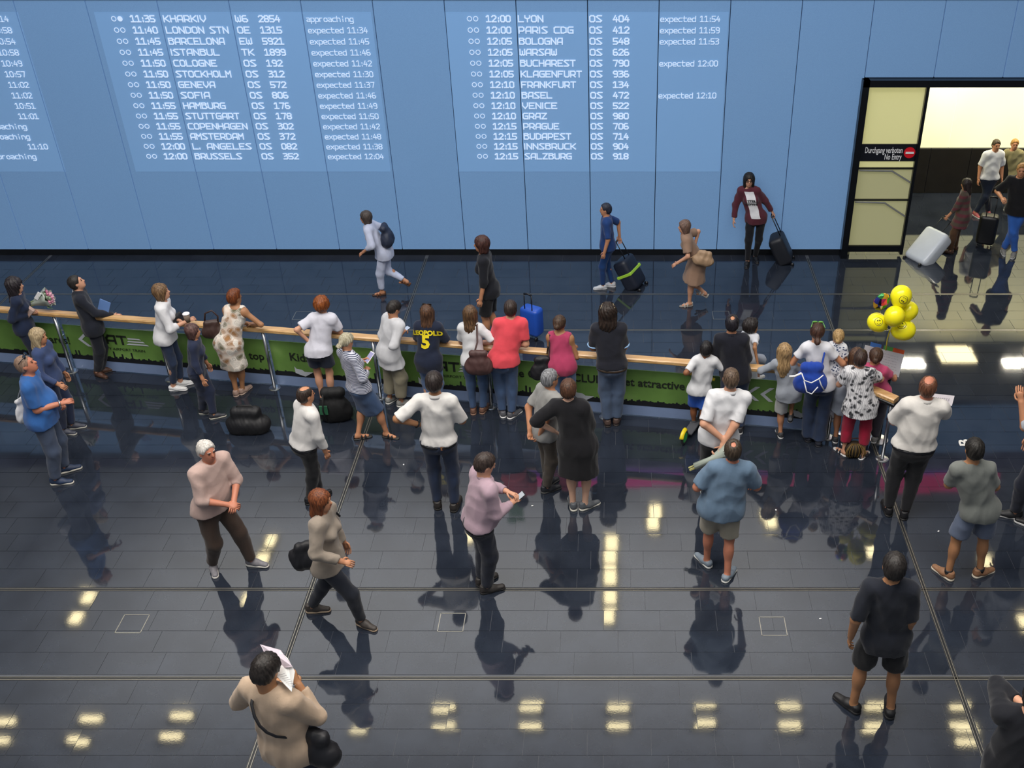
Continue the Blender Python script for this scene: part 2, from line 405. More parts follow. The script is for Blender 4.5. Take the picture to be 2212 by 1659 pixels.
glowbar(1640, 2150, 1028, 1058, 'd8306e', 'wide rose light bar above the doorway', 1.7)
glowbar(1060, 2150, 1014, 1030, '9a5ad0', 'thin violet light bar over the pink ones', .8, 17.1)
glowbar(-200, 2300, 960, 1008, '6a4a8a', 'dim violet band over the light bars', .10, 17.2)
glowbar(1100, 1132, 1098, 1122, '6fa04a', 'small green light sign above the arrivals wall', .7)
# ================================================================ doorway at the right
YF = 17.76
door = empty('door_1', (5.2, WY, 0), 'black framed doorway with a frosted side light beside the blue wall', kind='structure')
def dpart(name, mb, mat, **k):
    return mb.build(name, mat, door, loc=None, **k) if False else _dp(name, mb, mat, **k)
def _dp(name, mb, mat, parent=None, **k):
    mb.V = [(v[0]-5.2, v[1]-WY, v[2]) for v in mb.V]; return mb.build(name, mat, parent or door, **k)
FR = plain('0e1116', .3, .2, noise=.06)
_dp('door_frame', MB().box((3.64, WY-.01, 1.425), (.10, .22, 2.85)).box((6.6, WY-.01, 2.8), (6.0, .22, .1)).box((4.565, WY, 1.42), (.045, .12, 2.75)).box((4.12, WY, .14), (.9, .1, .1)), FR)
FG = NT('frosted_glass'); setp(FG.b, 'b9b894', .45, spec=.4, trans=.35, emit='cfcb90', es=.40); FROST = FG.m  # own glow stands in for corridor light behind the pane
FG2 = NT('frosted_glass'); setp(FG2.b, 'a9a88c', .45, spec=.4, trans=.35, emit='c2c08c', es=.24); FROST2 = FG2.m  # same glass with a dimmer glow for the less lit lower panes
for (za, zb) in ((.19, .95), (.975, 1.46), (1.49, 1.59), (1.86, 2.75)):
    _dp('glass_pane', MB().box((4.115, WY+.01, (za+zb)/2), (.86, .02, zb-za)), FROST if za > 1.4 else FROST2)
_dp('glazing_bar', MB().box((4.115, WY, .96), (.88, .05, .022)), FR); _dp('glazing_bar', MB().box((4.115, WY, 1.475), (.88, .05, .024)), FR)
# metal brace bars seen through the lower panes
BR = plain('9a9c9c', .35, .6)
_dp('brace_bar', MB().tube([(3.72, WY-.045, 1.455), (4.22, WY-.045, 1.445), (4.53, WY-.045, 1.26)], .014), BR)
_dp('brace_bar', MB().tube([(3.72, WY-.045, .94), (4.18, WY-.045, .925), (4.53, WY-.045, .70)], .014), BR)
sg = _dp('sign_band', MB().box((4.115, WY-.005, 1.725), (.89, .03, .27)), plain('11131c', .35))
me, V = text_mesh('Durchgang verboten', .115, .0015, 0, 'RIGHT'); V[:, 0] -= V[:, 0].max(); V2 = np.c_[V[:, 0]*.60+4.34-5.2, 0*V[:, 0]-.026, V[:, 1]*1.15+1.765]; setco(me, V2); link('lettering', me, WHITEP, sg)
me, V = text_mesh('No Entry', .115, .0015, 0, 'RIGHT'); V[:, 0] -= V[:, 0].max(); V2 = np.c_[V[:, 0]*.60+4.34-5.2, 0*V[:, 0]-.026, V[:, 1]*1.15+1.66]; setco(me, V2); link('lettering', me, WHITEP, sg)
_dp('no_entry_disc', MB().lathe((4.45, WY-.02, 1.73), [(.085, 0), (.085, .012)], 28, (0, -1, 0)), plain('c01020', .4, emit='c01020', es=.15), sg)
_dp('white_bar', MB().box((4.45, WY-.038, 1.73), (.125, .008, .03)), WHITEP, sg)
# corridor beyond
area('corridor_light', (5.6, YF-1.0, 3.05), (0, 0, 0), .5, .25, 55, (1, .93, .75))
area('corridor_light', (7.6, YF-1.0, 3.05), (0, 0, 0), .5, .25, 55, (1, .93, .75))
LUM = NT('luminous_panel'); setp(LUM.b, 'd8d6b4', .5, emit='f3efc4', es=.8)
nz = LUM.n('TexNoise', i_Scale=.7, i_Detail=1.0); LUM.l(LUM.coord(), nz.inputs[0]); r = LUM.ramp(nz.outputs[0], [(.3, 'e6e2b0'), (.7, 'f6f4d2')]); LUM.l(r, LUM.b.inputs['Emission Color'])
cw = empty('wall_corridor', (7, YF, 0), 'corridor wall beyond the doorway, dark below and luminous pale yellow above', kind='structure')
mb = MB()
for k in range(6):
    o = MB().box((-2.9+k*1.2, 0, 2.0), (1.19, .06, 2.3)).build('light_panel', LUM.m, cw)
for k in range(10): MB().box((-3.2+k*.72, -.02, .42), (.71, .06, .83)).build('cladding_board', plain('23211f', .3, noise=.15), cw)
MB().box((3.72, YF-1.3, 1.5), (.08, 2.6, 3.0)).build('wall_reveal', plain('d7d3a0', .6), None, kind='structure', label='pale side wall of the corridor beyond the doorway')
MB().box((7.7, YF-1.15, 3.2), (8, 2.4, .08)).build('ceiling_corridor', plain('4c4b44', .7), None, kind='structure', label='ceiling of the corridor beyond the doorway')
for (x, y) in ((2065, 768), (2260, 770)):
    a = mirror(x-38, y, 3.13); b_ = mirror(x+38, y, 3.13); c_ = mirror(x, y-16, 3.13); d_ = mirror(x, y+16, 3.13)
    e = empty('ceiling_light', ((a[0]+b_[0])/2, (c_[1]+d_[1])/2, 3.12), 'small square lamp in the corridor ceiling behind the doorway', 'ceiling light', 'lamps in the corridor ceiling')
    MB().box((0, 0, .01), (abs(b_[0]-a[0])+.06, abs(c_[1]-d_[1])+.06, .03)).build('frame', DARKMETAL, e); MB().box((0, 0, -.01), (abs(b_[0]-a[0]), abs(c_[1]-d_[1]), .02)).build('diffuser', glow('ffedb8', 14.0), e)
# ================================================================ arrivals display
DT = glow('cfe4ff', .98)
def dmat(name, col, s):
    t = NT(name); setp(t.b, '000000', .5, emit=col, es=s); return t.m
rz_ = [3.693-.1558*i for i in range(14)]
SCR = NT('projected_field'); setp(SCR.b, '6a91b8', .22, emit='789cca', es=.385); SCRM = SCR.m
def board(name, lab, xa, xb):
    e = empty(name, ((xa+xb)/2, WY-.01, 2.6), lab, 'display')
    b = MB(); 
    k0 = math.floor((xa-px0)/1.0065)
    x = xa
    while x < xb-.01:
        k = math.floor((x-px0)/1.0065+1e-6); e2 = min(xb, px0+1.0065*(k+1))
        b.box(((x+e2)/2-(xa+xb)/2, .008, 0), (e2-x-.014, .004, 2.36)); x = e2
    b.build('screen_field', SCRM, e); return e
def rowmesh(parent, ox, items, ring=None, fill=False):
    mb = MB()
    for (s, x, width, h, wd) in items:
        for (st, xx, zz) in ((s, x, None),): stroke_text(mb, s, x-ox, 0, h, wd, 0, width=width)
    return mb
def circles(mb, x, z, fill2):
    for k in (0, 1):
        c = (x+.035+k*.088, 0, z); n = 14
        for i in range(n):
            t0, t1 = 2*PI*i/n, 2*PI*(i+1)/n
            ri = .0 if (fill2 and k) else .026
            V = [(c[0]+r_*math.cos(t), 0, c[2]+r_*math.sin(t)) for (r_, t) in ((ri, t0), (.037, t0), (.037, t1), (ri, t1))]
            mb.add(V, [(0, 1, 2, 3)])
def field(parent, mb):
    mb.V = [(v[0], 0, v[2]) for v in mb.V]; return mb.build('lettering', DT, parent)
def row_empty(e, z):
    o = link('flight_row', None, None, e); o.location = (0, -.006, z-2.6); o.empty_display_size = .1; return o
def board_rows(e, ox, X, rows, first=False):
    for i, (tm, city, code, num, stt) in enumerate(rows):
        z = rz_[i]-.041; h = .082; o = row_empty(e, z)
        if tm:
            mb = MB(); circles(mb, X[0]-ox, h/2, first and i == 0); mb.V = [(v[0], 0, v[2]) for v in mb.V]; mb.build('status_circles', DT, o)
            for (s_, x_, w_) in ((tm, X[1], .335), (city, X[2], len(city)*.0885-(.03 if 'I' in city else .01)), (code, X[3], .165), (num, X[4], .0715*len(num)+.005)):
                mb = MB(); stroke_text(mb, s_, x_-ox, 0, h, .018, 0, width=w_); field(o, mb)
        if stt: mb = MB(); stroke_text(mb, stt, X[5]-ox, 0, h*.92, .0115, 0, width=len(stt)*.0605-.01); field(o, mb)
LX = (-7.125, -6.85, -6.384, -5.369, -5.041, -4.367)
L_ROWS = [('11:35', 'KHARKIV', 'W6', '2854', 'approaching'), ('11:40', 'LONDON STN', 'OE', '1315', 'expected 11:34'), ('11:45', 'BARCELONA', 'EW', '5921', 'expected 11:45'), ('11:45', 'ISTANBUL', 'TK', '1899', 'expected 11:46'),
 ('11:50', 'COLOGNE', 'OS', '192', 'expected 11:42'), ('11:50', 'STOCKHOLM', 'OS', '312', 'expected 11:30'), ('11:50', 'GENEVA', 'OS', '572', 'expected 11:37'), ('11:50', 'SOFIA', 'OS', '806', 'expected 11:46'),
 ('11:55', 'HAMBURG', 'OS', '176', 'expected 11:49'), ('11:55', 'STUTTGART', 'OS', '178', 'expected 11:50'), ('11:55', 'COPENHAGEN', 'OS', '302', 'expected 11:42'), ('11:55', 'AMSTERDAM', 'OS', '372', 'expected 11:48'),
 ('12:00', 'L. ANGELES', 'OS', '082', 'expected 11:38'), ('12:00', 'BRUSSELS', 'OS', '352', 'expected 12:04')]
RX = (-2.101, -1.826, -1.374, -.366, -.033, .635)
R_ROWS = [('12:00', 'LYON', 'OS', '404', 'expected 11:54'), ('12:00', 'PARIS CDG', 'OS', '412', 'expected 11:59'), ('12:05', 'BOLOGNA', 'OS', '548', 'expected 11:53'), ('12:05', 'WARSAW', 'OS', '626', ''),
 ('12:05', 'BUCHAREST', 'OS', '790', 'expected 12:00'), ('12:05', 'KLAGENFURT', 'OS', '936', ''), ('12:10', 'FRANKFURT', 'OS', '134', ''), ('12:10', 'BASEL', 'OS', '472', 'expected 12:10'),
 ('12:10', 'VENICE', 'OS', '522', ''), ('12:10', 'GRAZ', 'OS', '980', ''), ('12:15', 'PRAGUE', 'OS', '706', ''), ('12:15', 'BUDAPEST', 'OS', '714', ''), ('12:15', 'INNSBRUCK', 'OS', '904', ''), ('12:15', 'SALZBURG', 'OS', '918', '')]
e = board('arrivals_display', 'arrivals display with flights from KHARKIV down to BRUSSELS on the blue wall', -7.36, -3.44); board_rows(e, -5.4, LX, L_ROWS, True)
e = board('arrivals_display', 'arrivals display with flights from LYON down to SALZBURG on the blue wall', -2.42, 1.60); board_rows(e, -.41, RX, R_ROWS)
e = board('arrivals_display', 'arrivals display cut by the left picture edge showing only status times', -11.0, -8.42)
P_ROWS = ['landed 11:14', 'landed 10:58', 'landed 10:54', 'landed 10:58', 'landed 10:49', 'landed 10:57', 'landed 11:02', 'landed 11:02', 'landed 10:51', 'landed 11:01', 'approaching', 'approaching', 'landed 11:10', 'approaching']
for i, s in enumerate(P_ROWS):
    h = .075; o = row_empty(e, rz_[i]-.041)
    for (s_, x_, w_) in ((('landed', .05, .34), (s[7:], .84, .285)) if s[0] == 'l' else ((s, .20, .70),)):
        mb = MB(); stroke_text(mb, s_, x_, 0, h, .0115, 0, width=w_); field(o, mb)
# ================================================================ barrier
RAILP = [(-9.6, 11.97), (-7.33, 11.64), (-4.43, 11.22), (-.44, 10.61), (2.55, 10.17)]
def raily(x): return float(np.interp(x, [p[0] for p in RAILP], [p[1] for p in RAILP]))
RH = .90
bar = empty('barrier', (-2, 10.8, 0), 'long waiting barrier with wooden handrail, steel posts and green banner panels', 'barrier')
def bp(mb, name, mat, parent=None, **k):
    mb.V = [(v[0]+2, v[1]-10.8, v[2]) for v in mb.V]; return mb.build(name, mat, parent or bar, **k)
WD = NT('rail_wood'); setp(WD.b, 'c49a62', .35, spec=.5, coat=.3)
nz = WD.n('TexNoise', i_Scale=1.0, i_Detail=5.0); WD.l(WD.coord(scale=(3, 60, 60)), nz.inputs[0])
WD.l(WD.ramp(nz.outputs[0], [(.3, 'a87c48'), (.7, 'd8b27c')]), WD.b.inputs['Base Color']); WOOD = WD.m
def beam(pts, wid, zc, th):
    V = []; F = []; P = [np.array(p, float) for p in pts]
    for i, p in enumerate(P):
        d0 = P[i]-P[i-1] if i else P[1]-P[0]; d1 = P[i+1]-P[i] if i < len(P)-1 else d0
        d0 = d0/np.linalg.norm(d0); d1 = d1/np.linalg.norm(d1); d = d0+d1; d /= np.linalg.norm(d)
        n = np.array([-d[1], d[0]]); s = 1/max(.4, d@d0)
        b = .012
        for (a, z) in ((-wid/2+b, zc-th/2), (wid/2-b, zc-th/2), (wid/2, zc-th/2+b), (wid/2, zc+th/2-b), (wid/2-b, zc+th/2), (-wid/2+b, zc+th/2), (-wid/2, zc+th/2-b), (-wid/2, zc-th/2+b)):
            V.append((*(p+n*a*s), z))
    for i in range(len(P)-1):
        for k in range(8): F.append((i*8+k, i*8+(k+1) % 8, (i+1)*8+(k+1) % 8, (i+1)*8+k))
    F += [tuple(range(7, -1, -1)), tuple(range((len(P)-1)*8, len(P)*8))]
    return V, F
END = [(2.55, 10.17), (3.13, 9.62)]
for (a, b) in zip(RAILP[:-1], RAILP[1:]):
    bp(MB().add(*beam([a, b], .105, RH-.025, .055)), 'handrail', WOOD)
bp(MB().add(*beam(END, .12, RH-.02, .06)), 'handrail', WOOD)
bp(MB().add(*beam([(2.55+.01, 10.16), (3.13, 9.61)], .10, RH-.075, .05)), 'rail_bracket', DARKMETAL)
post_x = [-9.55, -7.19, -5.81, -4.40, -2.99, -1.56, -.13, 1.28]
def post(x, y):
    p = bp(MB().tube([(x, y, 0), (x, y, RH-.06)], .021, 14), 'post', STEEL, smooth=True)
    for mb in (MB().lathe((x, y, 0), [(.075, 0), (.075, .006), (.06, .012), (.024, .016)], 24), ):
        bp(mb, 'base_plate', STEEL, p, smooth=False)
    bp(MB().tube([(x, y, .52), (x+.0, y+.075, .52)], .014, 10), 'glass_clamp', STEEL, p)
for x in post_x: post(x, raily(x)-.0)
post(2.55, 10.13); post(3.11, 9.70)
# low free posts behind the end of the barrier
for (x_, y_, lab) in ((1898, 950, 'steel barrier post with a wide round foot behind the rail end'), (1893, 915, 'thin steel post on a small round foot behind the barrier end'), (1818, 937, 'small steel floor post between the legs of the waiting people')):
    p = G(x_, y_); e = empty('stanchion', p, lab, 'stanchion'); R_ = .11 if y_ == 950 else .05
    MB().lathe((0, 0, 0), [(R_, 0), (R_, .01), (R_*.4, .02), (.02, .024)], 26).build('foot', STEEL, e)
    MB().tube([(0, 0, .01), (0, 0, .86)], .022 if y_ == 950 else .016, 12).build('pole', DARKMETAL, e, smooth=True)
    MB().lathe((0, 0, .86), [(.03, 0), (.03, .05), (.02, .06)], 14).build('cap', BLACKP, e)
# banner panels with printed film, behind the posts
GR = NT('green_banner'); setp(GR.b, '5f8f2c', .4, spec=.4)
nz = GR.n('TexNoise', i_Scale=1.6, i_Detail=3.0); GR.l(GR.coord(), nz.inputs[0])
GR.l(GR.ramp(nz.outputs[0], [(.3, '557538'), (.55, '6b9148'), (.75, '90b168')]), GR.b.inputs['Base Color']); GREEN = GR.m
SIL = plain('14161c', .5); BAND = plain('7f93b8', .3, noise=.04)
GP = NT('clear_glass_haze'); setp(GP.b, 'b9c7dc', .08, spec=.5)
mixs = GP.n('MixShader'); trn = GP.n('BsdfTransparent'); out = GP.t.nodes['Material Output']
mixs.inputs[0].default_value = .13; GP.l(trn.outputs[0], mixs.inputs[1]); GP.l(GP.b.outputs[0], mixs.inputs[2]); GP.l(mixs.outputs[0], out.inputs[0]); GLZ = GP.m
ends = post_x+[2.50]
TI = plain('20261c', .5, noise=0); GREYF = plain('b9bec4', .5, noise=.04)
def bpt(x, off=0.0): return np.array([x, raily(x)+.08+off])
for i, (xa, xb) in enumerate(zip(ends[:-1], ends[1:])):
    a, b = bpt(xa+.02), bpt(xb-.02)
    def slab(z0, z1, off, th, nm, mat, parent=None):
        mb = MB(); d = (b-a); L = np.linalg.norm(d); ang = math.atan2(d[1], d[0]); R = np.array(Matrix.Rotation(ang, 3, 'Z'))
        c = (a+b)/2; mb.box((c[0], c[1]+off, (z0+z1)/2), (L, th, z1-z0), R=R); return bp(mb, nm, mat, parent)
    g = slab(.0, .84, .012, .008, 'glass_panel', GLZ)
    slab(.205, .672, 0, .006, 'banner', GREEN, g)
    slab(.012, .165, 0, .006, 'lower_strip', BAND, g)  # plain blue-grey strip across the foot of the glass panel
    # dark skyline printed along the banner's lower edge
    mb = MB(); n = 60; d = b-a; prev = .235
    for k in range(n):
        h = .215+.03*abs(math.sin(k*.9+i*2))*rng.random()+.012*rng.random()
        if rng.random() < .05: h += .07
        p = a+d*k/n; q = a+d*(k+1)/n; o_ = -.006
        mb.add([(p[0], p[1]+o_, .16), (q[0], q[1]+o_, .16), (q[0], q[1]+o_, h), (p[0], p[1]+o_, h)], [(0, 1, 2, 3)])
    bp(mb, 'skyline_print', SIL, g)
def on_banner(me, V, px, zc, sx, sz, mat, name='lettering', off=-.009):
    x = px+V[:, 0]*sx*.9895; y = np.interp(x, [p[0] for p in RAILP], [p[1] for p in RAILP])+.08+off
    V2 = np.c_[x+2, y-10.8-V[:, 2]*0, zc+V[:, 1]*sz]; setco(me, V2); return link(name, me, mat, bar)
for (s, x, z, sz) in (('ards!', -7.27, .43, .15), ('top', -4.585, .42, .15), ('Kids tra', -3.90, .45, .155), ('the CA', -1.10, .49, .15), ('S CLUB', -.40, .49, .15), ('d get attractive rew', .52, .49, .15)):
    me, V = text_mesh(s, 1, .022, 0); on_banner(me, V, x, z, sz, sz*1.05, TI)
for x, w_ in ((-6.40, .6), (-2.02, .6)):
    mb = MB(); stroke_text(mb, 'CAT', -.35, -.05, .11, .03, 0, width=.42)
    V = [(v[0], v[2], 0) for v in mb.V]; me = tomesh(V, mb.F); on_banner(me, np.array(V), x, .50, 1, 1, TI, 'banner_logo')
    V = []; F = []
    for k in range(3):
        z = .045-.04*k; n = len(V); V += [(.10, z, 0), (.26+.045*k, z, 0), (.285+.045*k, z-.022, 0), (.10-.02*k, z-.022, 0)]; F.append((n, n+1, n+2, n+3))
    me = tomesh(V, F); on_banner(me, np.array(V), x, .50, 1, 1, GREYF, 'banner_logo')
    me, V = text_mesh('CITY AIRPORT TRAIN', 1, .01, 0); on_banner(me, V, x, .36, .062, .055, TI)
for x in (-7.0, -5.25+.0, 1.56): 
    if x == -5.25: continue
    V = []; F = []
    for k in (0, 1):
        o_ = k*.17
        for (p, q) in (((0, 0), (.11, .1)), ((0, 0), (.11, -.1))):
            n = len(V); V += [(p[0]+o_, p[1], 0), (p[0]+o_+.055, p[1], 0), (q[0]+o_+.055, q[1], 0), (q[0]+o_, q[1], 0)]; F.append((n, n+1, n+2, n+3))
    me = tomesh(V, F); on_banner(me, np.array(V), x, .47, 1, 1, GREYF, 'banner_arrows')
for x in (-5.45, -4.3+.2, -2.48, -.5, 2.1):      # pale bird-like shapes in the skyline
    V = [(0, 0, 0), (.12, .06, 0), (.16, .03, 0), (.30, .03, 0), (.16, -.05, 0), (.08, -.03, 0), (.03, .07, 0), (.0, .11, 0)]; F = [(0, 4, 3, 2), (0, 5, 4), (0, 2, 1), (0, 1, 6, 7)]
    me = tomesh(V, F); on_banner(me, np.array(V), x, .22, .8, .9, GREYF, 'banner_bird', -.012)
# ================================================================ people: smooth implicit bodies, meshed with surface nets
def N(v):
    v = np.asarray(v, float); return v/(np.linalg.norm(v)+1e-9)
def cap(a, b, ra, rb=None, k=.03, u=None, s=1.0, cut=False, cuta=False):
    return dict(t='c', a=np.array(a, float), b=np.array(b, float), ra=ra, rb=ra if rb is None else rb, k=k, u=None if u is None else N(u), s=s, cut=cut, cuta=cuta)
def ell(c, r, R=None, k=.03, op='u'):
    return dict(t='e', c=np.array(c, float), r=np.array(r, float), R=np.eye(3) if R is None else R, k=k, op=op)
def plane(p, n, op='i'): return dict(t='p', p=np.array(p, float), n=N(n), op=op)
def bbox(p):
    if p['t'] == 'c':
        r = max(p['ra'], p['rb']); return np.minimum(p['a'], p['b'])-r, np.maximum(p['a'], p['b'])+r
    if p['t'] == 'e':
        r = np.abs(p['R']) @ p['r']; return p['c']-r, p['c']+r
def evalp(p, P):
    if p['t'] == 'c':
        pa = P-p['a']; ba = p['b']-p['a']; L = np.linalg.norm(ba); n = ba/(L+1e-9)
        ax = pa@n.astype(P.dtype)
        sc_ = 1.0
        if p['u'] is not None:
            q = (pa@p['u'])[..., None]*p['u']*(1/p['s']-1); pa = pa+q; ba = ba+(ba@p['u'])*p['u']*(1/p['s']-1); sc_ = .35+.65*p['s']
        h = np.clip(pa@ba/(ba@ba+1e-9), 0, 1)
        d = (np.linalg.norm(pa-h[..., None]*ba, axis=-1)-(p['ra']+(p['rb']-p['ra'])*h))*sc_
        if p['cut']: d = np.maximum(d, ax-L)
        if p['cuta']: d = np.maximum(d, -ax)
        return d
    if p['t'] == 'e':
        q = (P-p['c'])@p['R']; k0 = np.linalg.norm(q/p['r'], axis=-1); k1 = np.linalg.norm(q/p['r']**2, axis=-1)
        return k0*(k0-1)/(k1+1e-6)
    return (P-p['p'])@p['n']
EDG = [(0, 1), (2, 3), (4, 5), (6, 7), (0, 2), (1, 3), (4, 6), (5, 7), (0, 4), (1, 5), (2, 6), (3, 7)]
def nets(prims, h):
    add = [p for p in prims if p['t'] != 'p' and p.get('op', 'u') == 'u']
    lo = np.min([bbox(p)[0] for p in add], 0)-3*h; hi = np.max([bbox(p)[1] for p in add], 0)+3*h
    n = np.ceil((hi-lo)/h).astype(int)+1
    D = np.full(n, .5, np.float32)
    ax = [lo[i]+h*np.arange(n[i]) for i in range(3)]
    for p in prims:
        if p['t'] == 'p': i0, i1 = np.zeros(3, int), n
        else:
            m = p['k']*1.2+3*h; a, b = bbox(p); i0 = np.clip(np.floor((a-m-lo)/h).astype(int), 0, n); i1 = np.clip(np.ceil((b+m-lo)/h).astype(int)+1, 0, n)
        sl = tuple(slice(i0[i], i1[i]) for i in range(3))
        if D[sl].size == 0: continue
        P = np.stack(np.meshgrid(*[ax[i][i0[i]:i1[i]] for i in range(3)], indexing='ij'), -1).astype(np.float32)
        d = evalp(p, P).astype(np.float32); E = D[sl]; op = p.get('op', 'u'); k = p.get('k', .01)
        if op == 'u':
            hh = np.maximum(k-np.abs(E-d), 0)/k; D[sl] = np.minimum(E, d)-hh*hh*k*.25
        elif op == 's':
            d = -d; hh = np.maximum(k-np.abs(E-d), 0)/k; D[sl] = np.maximum(E, d)+hh*hh*k*.25
        else: D[sl] = np.maximum(E, d)
    for i in range(3):
        sl = [slice(None)]*3; sl[i] = 0; D[tuple(sl)] = .5; sl[i] = -1; D[tuple(sl)] = .5
    C = [D[i:n[0]-1+i, j:n[1]-1+j, k:n[2]-1+k] for i in (0, 1) for j in (0, 1) for k in (0, 1)]
    neg = sum((c < 0).astype(np.int8) for c in C); act = (neg > 0) & (neg < 8); idx = np.argwhere(act)
    cv = np.stack([c[act] for c in C], -1)
    offs = np.array([(i, j, k) for i in (0, 1) for j in (0, 1) for k in (0, 1)], float)
    acc = np.zeros((len(idx), 3)); cnt = np.zeros(len(idx))
    for (a, b) in EDG:
        va, vb = cv[:, a], cv[:, b]; m = (va < 0) != (vb < 0); t = np.where(m, va/np.where(m, va-vb, 1), 0)
        acc += np.where(m[:, None], offs[a]+(offs[b]-offs[a])*t[:, None], 0); cnt += m
    V = lo+h*(idx+acc/cnt[:, None])
    vid = np.full(act.shape, -1, np.int32); vid[act] = np.arange(len(idx)); Q = []
    S_ = D < 0
    for axn in range(3):
        o1, o2 = [(1, 2), (2, 0), (0, 1)][axn]
        sl0 = [slice(1, -1)]*3; sl1 = [slice(1, -1)]*3; sl0[axn] = slice(0, -1); sl1[axn] = slice(1, None)
        a, b = S_[tuple(sl0)], S_[tuple(sl1)]; e = np.argwhere(a != b)
        flip = a[tuple(e.T)]
        e = e+1; e[:, axn] -= 1
        q = []
        for (da, db) in ((1, 1), (0, 1), (0, 0), (1, 0)):
            f = e.copy(); f[:, o1] -= da; f[:, o2] -= db; q.append(vid[tuple(f.T)])
        q = np.stack(q, -1); q[~flip] = q[~flip][:, ::-1]; Q.append(q)
    Q = np.concatenate(Q); Q = Q[(Q >= 0).all(1)]
    return V, Q
def npmesh(V, Q, name='mesh', extra=None):
    me = bpy.data.meshes.new(name); nf = len(Q); V = np.asarray(V)
    loops = Q.ravel(); tot = np.full(nf, 4)
    if extra:
        EV, EF = extra; base = len(V); V = np.concatenate([V, np.array(EV)])
        loops = np.concatenate([loops]+[np.array(f)+base for f in EF]); tot = np.concatenate([tot, [len(f) for f in EF]])
    me.vertices.add(len(V)); me.vertices.foreach_set('co', V.astype(np.float32).ravel())
    me.loops.add(len(loops)); me.loops.foreach_set('vertex_index', loops.astype(np.int32))
    me.polygons.add(len(tot)); st = np.concatenate([[0], np.cumsum(tot)[:-1]]).astype(np.int32)
    me.polygons.foreach_set('loop_start', st); me.polygons.foreach_set('loop_total', tot.astype(np.int32))
    me.update(calc_edges=True); me.polygons.foreach_set('use_smooth', np.ones(len(tot), bool)); me.update(); return me
def normals(me):
    a = np.empty(len(me.vertices)*3, np.float32); me.vertices.foreach_get('normal', a); return a.reshape(-1, 3)
def wrinkle(V, amp, seed, fr=1.0, ver=.6):
    r = np.random.default_rng(seed); w = np.zeros(len(V)); P = V*np.array([1, 1, ver])
    wp = P+.03*np.sin(P[:, [1, 2, 0]]*18+r.uniform(0, 6, 3))
    for i in range(5):
        k = r.normal(size=3); k *= fr*(22+9*i)/np.linalg.norm(k); w += (1-2*np.abs(np.sin(wp@k+r.uniform(0, 6))))/(1.4+i*.5)
    return amp*(w*.6+.25)
def sdf_obj(name, prims, h, mat, parent, base, wr=0, seed=1, fr=1.0, hair=None, smooth=1, **k):
    V, Q = nets(prims, h)
    me = npmesh(V, Q, name); nn = normals(me)
    if wr: V = V+nn*wrinkle(V-base, wr, seed, fr)[:, None]
    if hair is not None:
        c, amp = hair; q = V-c; az = np.arctan2(q[:, 1], q[:, 0])
        V = V+nn*(amp*(np.sin(az*17+6*np.sin(q[:, 2]*14+seed))+.7*np.sin(az*31+q[:, 2]*20)+.5*np.sin(az*7+seed)))[:, None]
    V = V-base; me.vertices.foreach_set('co', V.astype(np.float32).ravel()); me.update()
    return link(name, me, mat, parent, **k)
SKIN = {'fair': 'c9967a', 'tan': 'a27452', 'mid': 'bb8463', 'pale': 'd6ab92', 'red': 'b9785f', 'dark': '8d5a3b'}
def skinmat(c): return plain(SKIN[c], .5, noise=.05, nscale=12, spec=.4)
def ik(S, T, l1, l2, pole):
    d = T-S; L = np.linalg.norm(d); L2 = min(L, (l1+l2)*.995); L2 = max(L2, abs(l1-l2)+.02); n = d/(L+1e-9); T2 = S+n*L2
    a = (l1*l1-l2*l2+L2*L2)/(2*L2); hh = math.sqrt(max(0, l1*l1-a*a)); p = pole-n*(pole@n); p = N(p)
    return S+n*a+p*hh, T2
def dirv(deg): t = math.radians(deg); return np.array([math.sin(t), math.cos(t), 0.0])
UP = np.array([0, 0, 1.0])
def fingers(mb, W, d, pn, th, s, curl, r0=.0085):
    """palm centre W, hand direction d, palm normal pn, thumb side th"""
    kn = W+d*.045*s
    for i, (off, L) in enumerate(((-.030, .072), (-.010, .080), (.010, .076), (.028, .060))):
        b = W+d*.012*s - th*off*s; p = [b, kn+d*.006-th*off*s*1.05]; a = 0; c = p[-1]
        for j, f in enumerate((.44, .32, .24)):
            a += curl*(.55, 1.0, .7)[j]; dd = d*math.cos(a)+pn*math.sin(a); c = c+dd*L*f*s; p.append(c)
        mb.tube(p, [r0*s, r0*s, r0*.95*s, r0*.85*s, r0*.6*s], 6)
    b = W-d*.03*s+th*.026*s; dd = N(th*.75+d*.7+pn*.25); p = [b, b+dd*.03*s]; dd2 = N(d*.9+th*.2+pn*(.2+curl*.6)); p += [p[-1]+dd2*.03*s, p[-1]+dd2*.03*s+N(d*.8+pn*curl*.8-th*.2)*.026*s]
    mb.tube(p, [.011*s, .0105*s, .0095*s, .006*s], 6)
shoe_cache = {}
